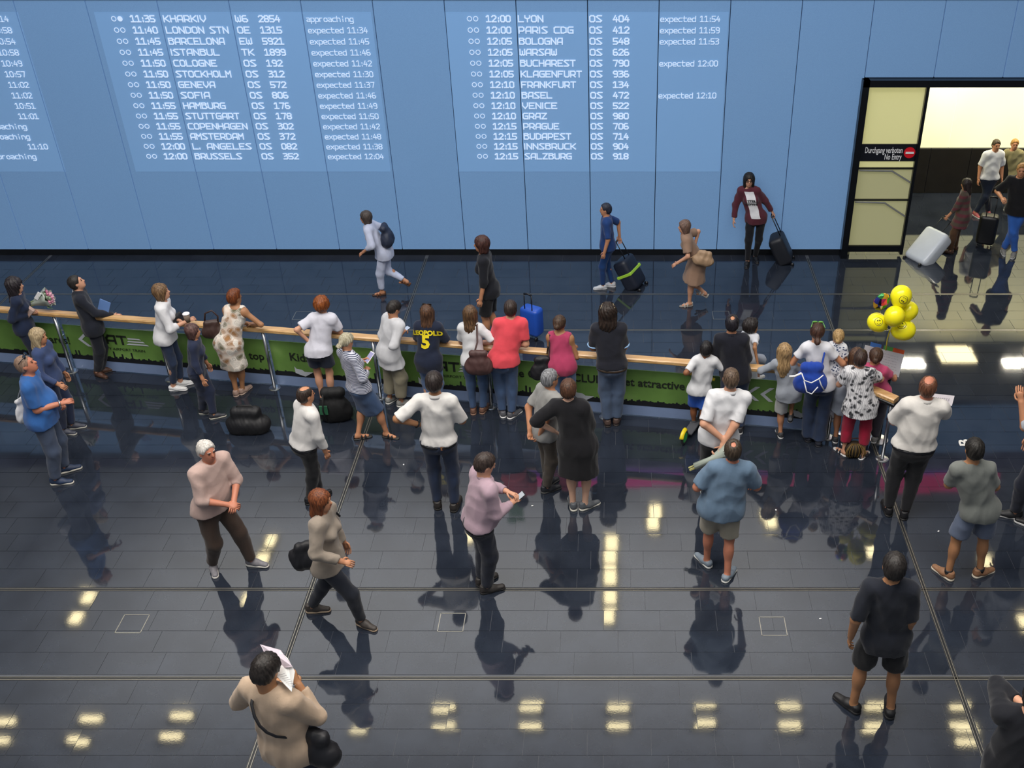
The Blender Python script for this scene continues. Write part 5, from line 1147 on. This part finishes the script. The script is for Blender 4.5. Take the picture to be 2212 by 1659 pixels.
# wicker bag on the floor between the sandals
c = G(1843, 984)+UP*.10; e = empty('straw_bag', c, 'golden brown striped bag on the floor between the sandals', 'bag'); GW = plain('6a5428', .6, noise=.2, nscale=30); GD = plain('2a2114', .6)
sdf_obj('bag_body', [ell(c, (.115, .09, .10))], .011, GD, e, c)
for k in range(9):
    t = -PI/2+PI*(k+.5)/9; MB().tube([(.117*math.sin(t)*math.cos(a), -.092*math.cos(a), .102*math.sin(a)) for a in np.linspace(-1.2, 1.2, 9)], .006, 6).build('stave', GW, e, True)
MB().tube([(-.07, 0, .08), (-.04, 0, .15), (.04, 0, .15), (.07, 0, .08)], .008, 8).build('handle', BR1, e, True)
# ---- suitcases
def suitcase(label, c, yaw, tilt, size, mat, hl_, trim=BLACKP, hand=None, roll=0):
    """c: lower back edge on the floor; tilts back towards the pulling hand"""
    w_, d_, h_ = size; e = empty('suitcase', c, label, 'suitcase')
    R = np.array(Matrix.Rotation(math.radians(-yaw), 3, 'Z') @ Matrix.Rotation(math.radians(tilt), 3, 'X'))
    def T(p): return R@np.array(p, float)+np.array([0, 0, .03])
    mb = MB().box(T((0, d_*.5, h_/2+.03)), (w_, d_, h_), R=R); o = mb.build('shell', mat, e)
    m = o.modifiers.new('round', 'BEVEL'); m.width = min(w_, d_)*.28; m.segments = 4; o.data.polygons.foreach_set('use_smooth', [True]*len(o.data.polygons))
    for k in range(-2, 3): MB().box(T((k*w_*.16, d_*1.0, h_/2+.03)), (.014, .012, h_*.7), bev=.003, R=R).build('shell_rib', mat, e)
    for sx in (-1, 1):
        MB().lathe(T((sx*w_*.36-.012, .03, .0)), [(.03, 0), (.03, .024)], 14, R[:, 0]).build('wheel', trim, e, True)
        MB().tube([T((sx*w_*.2, .03, h_+.02)), T((sx*w_*.2, .03, h_+hl_))], .008, 8).build('handle_rod', trim, e, True)
    MB().tube([T((-w_*.2, .03, h_+hl_)), T((0, .03, h_+hl_+.012)), T((w_*.2, .03, h_+hl_))], .014, 8).build('grip', trim, e, True)
    return e, T
def aimed(label, wheel_px, info, side, size, mat, slack=.0, **k):
    W0 = G(*wheel_px); i = 0 if side == 'l' else 1; hnd = info['W'][i]+info['HD'][i]*.06; d = hnd-W0
    hz = math.hypot(d[0], d[1]); yaw = math.degrees(math.atan2(d[0], d[1])); tilt = -math.degrees(math.atan2(hz, d[2]-.03)); L = np.linalg.norm(d-UP*.03)
    return suitcase(label, W0, yaw, tilt, size, mat, max(.08, L-size[2]-.0), **k)
aimed('black trolley case pulled by the person in burgundy beside the wall', (1716, 566), p_bur, 'l', (.38, .24, .48), plain('191c24', .5))
aimed('white hard-shell trolley case pulled out of the doorway', (1968, 566), p_cas, 'l', (.46, .26, .62), plain('c6cdd6', .25, noise=.03))
es_, T_ = aimed('dark trolley case with a lime strap behind the person in deep blue', (1392, 622), p_bwk, 'r', (.38, .24, .50), plain('151c2c', .5))
Rs_ = np.stack([T_((1, 0, 0))-T_((0, 0, 0)), T_((0, 1, 0))-T_((0, 0, 0)), T_((0, 0, 1))-T_((0, 0, 0))], 1)
MB().box(T_((0, .12, .30)), (.392, .252, .045), bev=.006, R=Rs_).build('luggage_strap', plain('9cc93c', .5), es_)
suitcase('black upright case standing beside the blue jeans at the doorway', G(2124, 538), 20, 0, (.30, .22, .50), plain('0f1014', .4), .35)
suitcase('bright blue small case standing beyond the rail right of the coral tee', G(1142, 735), 30, 0, (.30, .20, .42), plain('1f4fb4', .4), .25)
# ---- kick scooter of the child
A0 = G(1478, 958); A1 = G(1504, 922); d = N(A1-A0); e = empty('kick_scooter', (A0+A1)/2, 'kick scooter with green wheels and yellow mudguard beside the child', 'scooter'); b0 = e.location
def sc_(mb, n, m, sm=True, par=None): 
    mb.V = [tuple(np.array(v)-np.array(b0)) for v in mb.V]; return mb.build(n, m, par or e, sm)
n_ = np.array([-d[1], d[0], 0]); far = A0+d*.52
Rm = np.stack([d, n_, UP], 1)
sc_(MB().box(A0+d*.27+UP*.085, (.36, .11, .025), bev=.006, R=Rm), 'deck', plain('4a4c52', .7), False)
for c_ in (A0, far):
    wh = sc_(MB().tube([c_+UP*.09+(d*math.cos(t)+UP*math.sin(t))*.075 for t in np.linspace(0, 2*PI, 21)[:-1]], .016, 8, closed=True), 'wheel', plain('2a2c30', .5))
    sc_(MB().lathe(c_+UP*.09-n_*.012, [(.062, 0), (.062, .024)], 20, n_), 'wheel_hub', plain('3fae54', .5), False, None)
sc_(MB().tube([A0+UP*.09+(-d*math.cos(t)+UP*math.sin(t))*.105 for t in np.linspace(.3, 2.0, 9)], [.026]*9, 8, flat=.4), 'mudguard', plain('e0c81e', .4))
sc_(MB().tube([far+UP*.10, far+UP*.2-d*.03, far+UP*.70-d*.08], .018, 10), 'steering_column', plain('8a8d92', .3, .9))
hb = far+UP*.70-d*.08; sc_(MB().tube([hb-n_*.15, hb+n_*.15], .013, 10), 'handlebar', BLACKP)
for s_ in (-1, 1): sc_(MB().tube([hb+n_*s_*.10, hb+n_*s_*.18], .019, 10), 'grip', plain('d8c41e', .5))
# ---- balloons over the poster
YB = 10.15; knot = AY(1921, 716, YB); hold = AY(1913, 757, YB)
BY = NT('balloon_rubber'); setp(BY.b, 'f6ec1e', .22, spec=.5); BY.b.inputs['Subsurface Weight'].default_value = .2; BYM = BY.m
def balloon(px, py, r, yo, lab, face=None):
    r *= 1.08; c = AY(px, py, YB+yo); e = empty('balloon', c, lab, 'balloon', None); ax = N(c-knot); rr, ff, uu = frame(np.cross(ax, (0.3, 1, .2)), ax); R = np.stack([rr, ff, uu], 1)
    prof = [(r*math.sin(t)*(1.0-.06*math.cos(t)) if t < PI-.05 else .012, -r*1.15*math.cos(PI-t)) for t in np.linspace(.03, PI-.12, 16)]
    prof = [(q[0], -q[1]) for q in prof]
    u_ = ax; mb = MB(); mb.lathe((0, 0, 0), [(a, b) for a, b in prof][::-1] if prof[0][1] > prof[-1][1] else prof, 28, u_)
    o = mb.build('skin', BYM, e, True)
    MB().lathe(-u_*r*1.2, [(.010, 0), (.016, -.012)][::-1], 10, u_).build('knot', BYM, e, True)
    k = np.array(knot)-c; MB().tube([-u_*r*1.2, (-u_*r*1.2+k)/2+np.array([.01, 0, 0]), k], .0022, 5).build('string', plain('d8cc9a', .6), e)
    if face is not None:
        camd = N(np.array([0, 0, CAM_H])-c); cr_ = N(np.cross(UP, camd)); cu = np.cross(camd, cr_)
        n = N(camd+cr_*face[0]+cu*face[1]); a = N(np.cross(cu, n)); b = np.cross(n, a); ca, sa = math.cos(face[2]), math.sin(face[2]); a, b = a*ca+b*sa, b*ca-a*sa
        def on(x, y): q = N(n+a*x+b*y); t_ = 1/math.sqrt(((q-u_*(q@u_))@(q-u_*(q@u_)))/(r*1.0)**2+((q@u_)/(r*1.15))**2); return q*t_*1.008
        ink = plain('3a3410', .5, noise=0)
        MB().tube([on(.42*math.cos(t), .42*math.sin(t)) for t in np.linspace(0, 2*PI, 25)[:-1]], .0028, 5, closed=True).build('printed_ring', ink, e)
        MB().tube([on(.24*math.sin(t), -.24*math.cos(t)) for t in np.linspace(-1.1, 1.1, 11)], .0028, 5).build('printed_smile', ink, e)
        for s_ in (-1, 1): MB().tube([on(s_*.10, .06), on(s_*.10, .19)], .0075, 6).build('printed_eye', ink, e)
    return e
balloon(1946, 641, .108, 0, 'top yellow smiley balloon of the bunch', (.32, -.30, 2.6))
balloon(1961, 673, .098, .06, 'plain yellow balloon at the right of the bunch')
balloon(1932, 684, .105, -.10, 'plain yellow balloon in the middle of the bunch')
balloon(1896, 697, .100, .0, 'leftmost yellow smiley balloon of the bunch', (.10, .10, .2))
balloon(1951, 713, .112, 0, 'lowest yellow smiley balloon at the right of the bunch', (-.25, .55, .35))
# foil balloon: many bright patches
FO = NT('printed_foil'); setp(FO.b, 'ffffff', .18, .55)
vo = FO.n('TexVoronoi', i_Scale=14.0); FO.l(FO.coord(), vo.inputs[0]); FO.l(FO.ramp(vo.outputs['Color'], [(0, 'd23c6e'), (.2, '3a3f9a'), (.35, 'e8e2e4'), (.5, '3b8a4a'), (.62, 'e0b030'), (.75, '1d1d28'), (.88, 'b04ac0')], 'CONSTANT'), FO.b.inputs['Base Color'])
c = AY(1904, 652, YB-.02); e = empty('balloon', c, 'multicoloured foil balloon left of the yellow ones', 'balloon'); sdf_obj('skin', [ell(c, (.088, .05, .120), np.stack([N((1, 0, -.25)), N((0, 1, .2)), N((.25, -.2, 1))], 1))], .010, FO.m, e, c, wr=.004, fr=2)
MB().tube([(0, 0, -.12), np.array(knot)-c], .002, 5).build('string', plain('d8cc9a', .6), e)
e = empty('balloon_string', knot, 'yellow ribbons of the balloon bunch tied to the poster', 'ribbon'); MB().tube([(0, 0, 0), (-.01, 0, -.1), np.array(hold)-knot], .005, 6).build('ribbon', plain('e0d040', .5), e, True)
MB().tube([(.01, 0, .0), (.0, .01, -.1), np.array(hold)-knot+np.array([.01, 0, 0])], .003, 6).build('ribbon', plain('b8b060', .5), e, True)
# ---- poster and sheets: four corners each with their own depth
def sheet(name, label, cat, corners, mat, th=.004, **k):
    P = [AY(x, y, Y) for x, y, Y in corners]; c = sum(P)/4; e = empty(name, c, label, cat); n = N(np.cross(P[1]-P[0], P[3]-P[0]))*th/2
    V = [p-c+n for p in P]+[p-c-n for p in P]; F_ = [(0, 1, 2, 3), (7, 6, 5, 4)]+[(i, i+4, (i+1) % 4+4, (i+1) % 4) for i in range(4)]
    MB().add(V, F_).build('sheet', mat, e); return e, P, c, n
PAP = plain('c9cbd2', .7, noise=.02)
def on_sheet(me, V, P, c, n, u0, v0, su, sv, e, mat, side=1, name='lettering'):
    out = []
    for v in V:
        a = u0+v[0]*su; b = v0+v[1]*sv; p = P[0]*(1-a)*(1-b)+P[1]*a*(1-b)+P[2]*a*b+P[3]*(1-a)*b; out.append(p-c+n*side*1.6)
    setco(me, np.array(out)); return link(name, me, mat, e)
yb = 10.32
e, P, c, n = sheet('poster', 'large white welcome poster seen from behind under the balloons', 'poster', [(1869, 745, yb), (1953, 766, yb), (1941, 815, yb-.06), (1858, 792, yb-.06)], PAP, .006)
for (a, b_, col) in ((.12, .40, '3f74c4'), (.46, .70, '4f9a4a'), (.70, .99, 'c8552c')):
    q = [P[0]*(1-t)+P[1]*t for t in (a, b_)]; up_ = N(P[0]-P[3]); MB().add([q[0]-c, q[1]-c, q[1]-c+up_*.05, q[0]-c+up_*.05], [(0, 1, 2, 3)]).build('paper_strip', plain(col, .6), e)
for k in range(7):
    y_ = .16+.115*k; mb = MB(); x_ = .12
    while x_ < .88:
        w__ = rng.uniform(.02, .07); a_, b2 = x_, min(.9, x_+w__)
        pts = [P[0]*(1-t)*(1-y2)+P[1]*t*(1-y2)+P[2]*t*y2+P[3]*(1-t)*y2-c for t, y2 in ((a_, y_), (b2, y_), (b2, y_+.012), (a_, y_+.012))]
        sd_ = 1 if (n@(np.array([0, 0, CAM_H])-c)) > 0 else -1
        mb.add([p+n*sd_*1.3 for p in pts], [(0, 1, 2, 3)]); x_ = b2+rng.uniform(.01, .03)
    mb.build('writing_line', plain('8f93a0', .7), e, kind='stuff')
X = p_wrt; yy = X['W'][1][1]
e, P, c, n = sheet('paper_sheet', 'white name sheet held by the balding person in the white shirt', 'paper', [(2015, 850, yy+.02), (2062, 855, yy+.10), (2056, 877, yy-.06), (2010, 871, yy-.12)], plain('c9c4ca', .7, noise=.02), .003)
sd_ = 1 if (n@(np.array([0, 0, CAM_H])-c)) > 0 else -1
mb = MB()
for i_ in range(7):
    x_ = .16+.1*i_
    for (a_, b_, a2, b2) in ((x_, .35, x_+.02, .65), (x_, .35, x_+.06, .40), (x_+.03, .5, x_+.06, .55)):
        pts = [P[0]*(1-t)*(1-y2)+P[1]*t*(1-y2)+P[2]*t*y2+P[3]*(1-t)*y2-c+n*sd_*1.5 for t, y2 in ((a_, b_), (a2, b_), (a2, b2), (a_, b2))]; mb.add(pts, [(0, 1, 2, 3)])
mb.build('handwriting', plain('8d8890', .7), e, kind='stuff')
X = p_new; yy = X['hc'][1]
e, P, c, n = sheet('newspaper', 'white paper held up in front of the beige sweater', 'paper', [(562, 1392, yy+.30), (606, 1404, yy+.24), (632, 1440, yy+.05), (590, 1446, yy+.12)], plain('b9aeb8', .7, noise=.03), .003)
V = [AY(x, y, Y)-c for x, y, Y in ((604, 1406, yy+.22), (622, 1422, yy+.16), (637, 1450, yy+.02), (630, 1494, yy-.12), (597, 1460, yy+.02))]
MB().add(V+[v-UP*.004 for v in V], [(0, 1, 2, 3, 4), (9, 8, 7, 6, 5)]+[(i, i+5, (i+1) % 5+5, (i+1) % 5) for i in range(5)]).build('front_page', plain('d0d0cf', .7, noise=.02), e)
mb = MB(); f0 = V[4]; 
for k in range(7):
    a_ = V[4]*(1-.12*k)+V[3]*.12*k+UP*.004; b_ = a_+(V[2]-V[4])*.45; q = (V[3]-V[4])*.02
    mb.add([a_*.75+b_*.25, b_, b_+q, a_*.75+b_*.25+q], [(0, 1, 2, 3)])
mb.build('printed_lines', plain('77777c', .7), e, kind='stuff')
# ---- bouquets
def bouquet(label, c, d, wrapm, flowers, stem='7c8a4a', n=11, L=.42, r=.10, card=None):
    e = empty('bouquet', c, label, 'bouquet'); d = N(d); rr, ff, uu = frame((0, 1, .1) if abs(d[1]) < .9 else (1, 0, 0), d); R0 = rr; R1 = np.cross(d, rr)
    V = []; m = 14
    for (z, q) in ((-L*.45, .035), (0, .03), (L*.35, r*.9), (L*.5, r*1.15)):
        for k in range(m):
            t = 2*PI*k/m; j = 1+.18*math.sin(k*3.1+z*9); V.append(d*z+(R0*math.cos(t)+R1*math.sin(t))*q*j)
    F_ = [(i*m+k, i*m+(k+1) % m, (i+1)*m+(k+1) % m, (i+1)*m+k) for i in range(3) for k in range(m)]
    o = MB().add(V, F_).build('wrapping', wrapm, e, True); o.modifiers.new('thick', 'SOLIDIFY').thickness = .002
    for k in range(n):
        t = k*2.4; q = r*.85*math.sqrt((k+.5)/n); p = d*(L*.46+.04*(1-q/r))+(R0*math.cos(t)+R1*math.sin(t))*q
        MB().tube([-d*L*.6+(R0*math.cos(t)+R1*math.sin(t))*.02, p*.5, p], .004, 5).build('stem', plain(stem, .6), e)
        col = flowers[k % len(flowers)]; mb = MB()
        for g in range(5):
            a = g*2*PI/5; u = R0*math.cos(a)+R1*math.sin(a); w2 = np.cross(d, u)
            mb.add([p, p+u*.022+w2*.016+d*.006, p+u*.036+d*.014, p+u*.022-w2*.016+d*.006], [(0, 1, 2, 3)])
        mb.lathe(p, [(.012, 0), (.016, .012), (.006, .024)], 8, d); mb.build('flower', plain(col, .6, noise=.1), e, True)
        if k % 2 == 0:
            a = t+1; u = R0*math.cos(a)+R1*math.sin(a); q2 = p-d*.05+u*.03; MB().add([q2, q2+u*.03+d*.02, q2+u*.07+d*.05, q2+u*.03-np.cross(d, u)*.02], [(0, 1, 2, 3)]).build('leaf', plain('3c5a34', .6), e)
    return e
CELLO = plain('9aa39a', .25, noise=.1)
e = bouquet('bouquet of pink roses with a white card held at the far left rail', AY(72, 655, p_flow['W'][0][1]+.0), (.85, .1, .30), CELLO, ['c98aa0', 'd8a0b0', '8a9a80', 'e0c0c4', 'c07a94'], n=13, L=.46, r=.10)
MB().box((.12, -.05, .13), (.05, .008, .12), bev=.002, R=np.array(Matrix.Rotation(.7, 3, 'Y'))).build('card', WHITEP, e)
MB().box((-.06, -.12, -.10), (.09, .05, .26), bev=.006, R=np.array(Matrix.Rotation(.8, 3, 'Y'))).build('gift_box', plain('b39a90', .6), e)
bouquet('wrapped bouquet with pale stems held behind the back of the white polo', AY(1536, 992, p_wpl['W'][1][1]-.06), (.75, .05, .40) , CELLO, ['c6522e', 'b8b890', 'd0c8b0'], stem='b4b070', n=9, L=.42, r=.07)
# ---- lettering on clothes
YEL = plain('e6d21c', .6, noise=.02); X = p_leo; up = X['un']; look = X['fl']; look = N(look-UP*0)
me, V = text_mesh('LEOPOLD', .082, .004, 0); V[:, 1] -= V[:, 0]**2*.9; decal(X, me, V, X['at'](.80), X['rs'], up, look, YEL, 'printed_name', .009)
me, V = text_mesh('5', .22, .010, 0); decal(X, me, V, X['at'](.55)-X['rs']*.01, X['rs'], up, look, YEL, 'printed_number', .009)
X = p_bur
mb = MB(); nx, ny = 6, 14
for i in range(nx+1):
    for j in range(ny+1): mb.V.append((-.07+.14*i/nx+.004*math.sin(j), -.28+.44*j/ny, 0))
mb.F = [(i*(ny+1)+j, (i+1)*(ny+1)+j, (i+1)*(ny+1)+j+1, i*(ny+1)+j+1) for i in range(nx) for j in range(ny)]
me = mb.mesh(True); decal(X, me, np.array(mb.V), X['at'](.62), -X['rs']*-1, X['un'], -X['fl'], WHT, 'white_tee', .006)
for k, s_ in enumerate(('TTER', 'EWIN')):
    me, V = text_mesh(s_, .055, .002, 0); decal(X, me, V*np.array([-1, 1, 1]), X['at'](.66-.13*k), X['rs'], X['un'], -X['fl'], BLACKP, 'printed_letters', .010)
# leather patch on the jeans, watch, glasses on heads
X = p_pol; me = tomesh([(-.03, -.02, 0), (.03, -.02, 0), (.03, .02, 0), (-.03, .02, 0)], [(0, 1, 2, 3)]); decal(X, me, np.array([(-.03, -.02, 0), (.03, -.02, 0), (.03, .02, 0), (-.03, .02, 0)]), X['HP']+UP*.0+X['rs']*.07, X['rs'], UP, X['fl'], plain('9a6a48', .6), 'leather_patch', .006, 'bot')
def ring_on(info, i, name, mat, r=.036, th=.009, dist=.02):
    c = info['W'][i]-info['HD'][i]*dist-info['base']; d = info['HD'][i]; u = N(np.cross(d, UP+.1)); v = np.cross(d, u)
    MB().tube([c+(u*math.cos(t)+v*math.sin(t))*r for t in np.linspace(0, 2*PI, 17)[:-1]], th, 6, closed=True).build(name, mat, info['root'], True)
ring_on(p_pol, 0, 'wristwatch', BLACKP); ring_on(p_blu, 1, 'wristwatch', STEEL)
def head_glasses(info, fz, fb, mat, lens):
    b = info['base']; hl = info['hl']
    for s_ in (-1, 1):
        c = hl(s_*.036, fb, fz)-b; rr = hl(1, 0, 0)-hl(0, 0, 0); rr = N(rr); up_ = N(hl(0, -.4, 1)-hl(0, 0, 0))
        mb = MB(); V = [c]+[c+rr*.030*math.cos(t)+up_*.020*math.sin(t) for t in np.linspace(0, 2*PI, 15)[:-1]]; mb.add(V, [(0, k+1, (k+1) % 14+1) for k in range(14)]); o = mb.build('sunglass_lens', lens, info['root'], True); o.modifiers.new('t', 'SOLIDIFY').thickness = .004
        MB().tube([hl(s_*.066, fb-.01, fz)-b, hl(s_*.088, fb-.08, fz-.03)-b], .004, 6).build('sunglass_arm', mat, info['root'], True)
head_glasses(p_mum, .125, .035, plain('6fae4a', .4), plain('7cc05a', .2)); head_glasses(p_blu, .110, .055, BLACKP, plain('10141c', .1)); head_glasses(p_nav, .135, .01, plain('c0b090', .4), BLACKP)
head_glasses(p_leo, .13, .02, BLACKP, plain('201a18', .2))
# small litter specks on the floor
for (x, y) in ((872, 1004), (1150, 1093), (1676, 1102), (2027, 1148), (1772, 1337)):
    p = G(x, y); o = MB().box((0, 0, .004), (.022, .014, .006), bev=.002).build('paper_scrap', WHITEP, None); o.location = tuple(p); o.rotation_euler = (0, 0, x)
    tag(o, 'tiny white paper scrap lying on the dark floor', 'litter', 'paper scraps on the floor')
# red trolley glimpsed at the right edge
e = suitcase('red cabin case beside the dark trousers at the right edge', G(2222, 1012), 80, 0, (.30, .2, .34), plain('b01824', .35), .3)

for k_, v_ in PEOPLE.items():
    for a_ in v_['A']:
        r_ = raily(a_[0])+.08
        if abs(a_[1]-r_) < .9 and a_[1] < r_+.3 and a_[1]+.15*max(0, v_['fw'][1]) > r_-.0: print('FOOT', k_[:50], round(a_[1]-r_, 2))
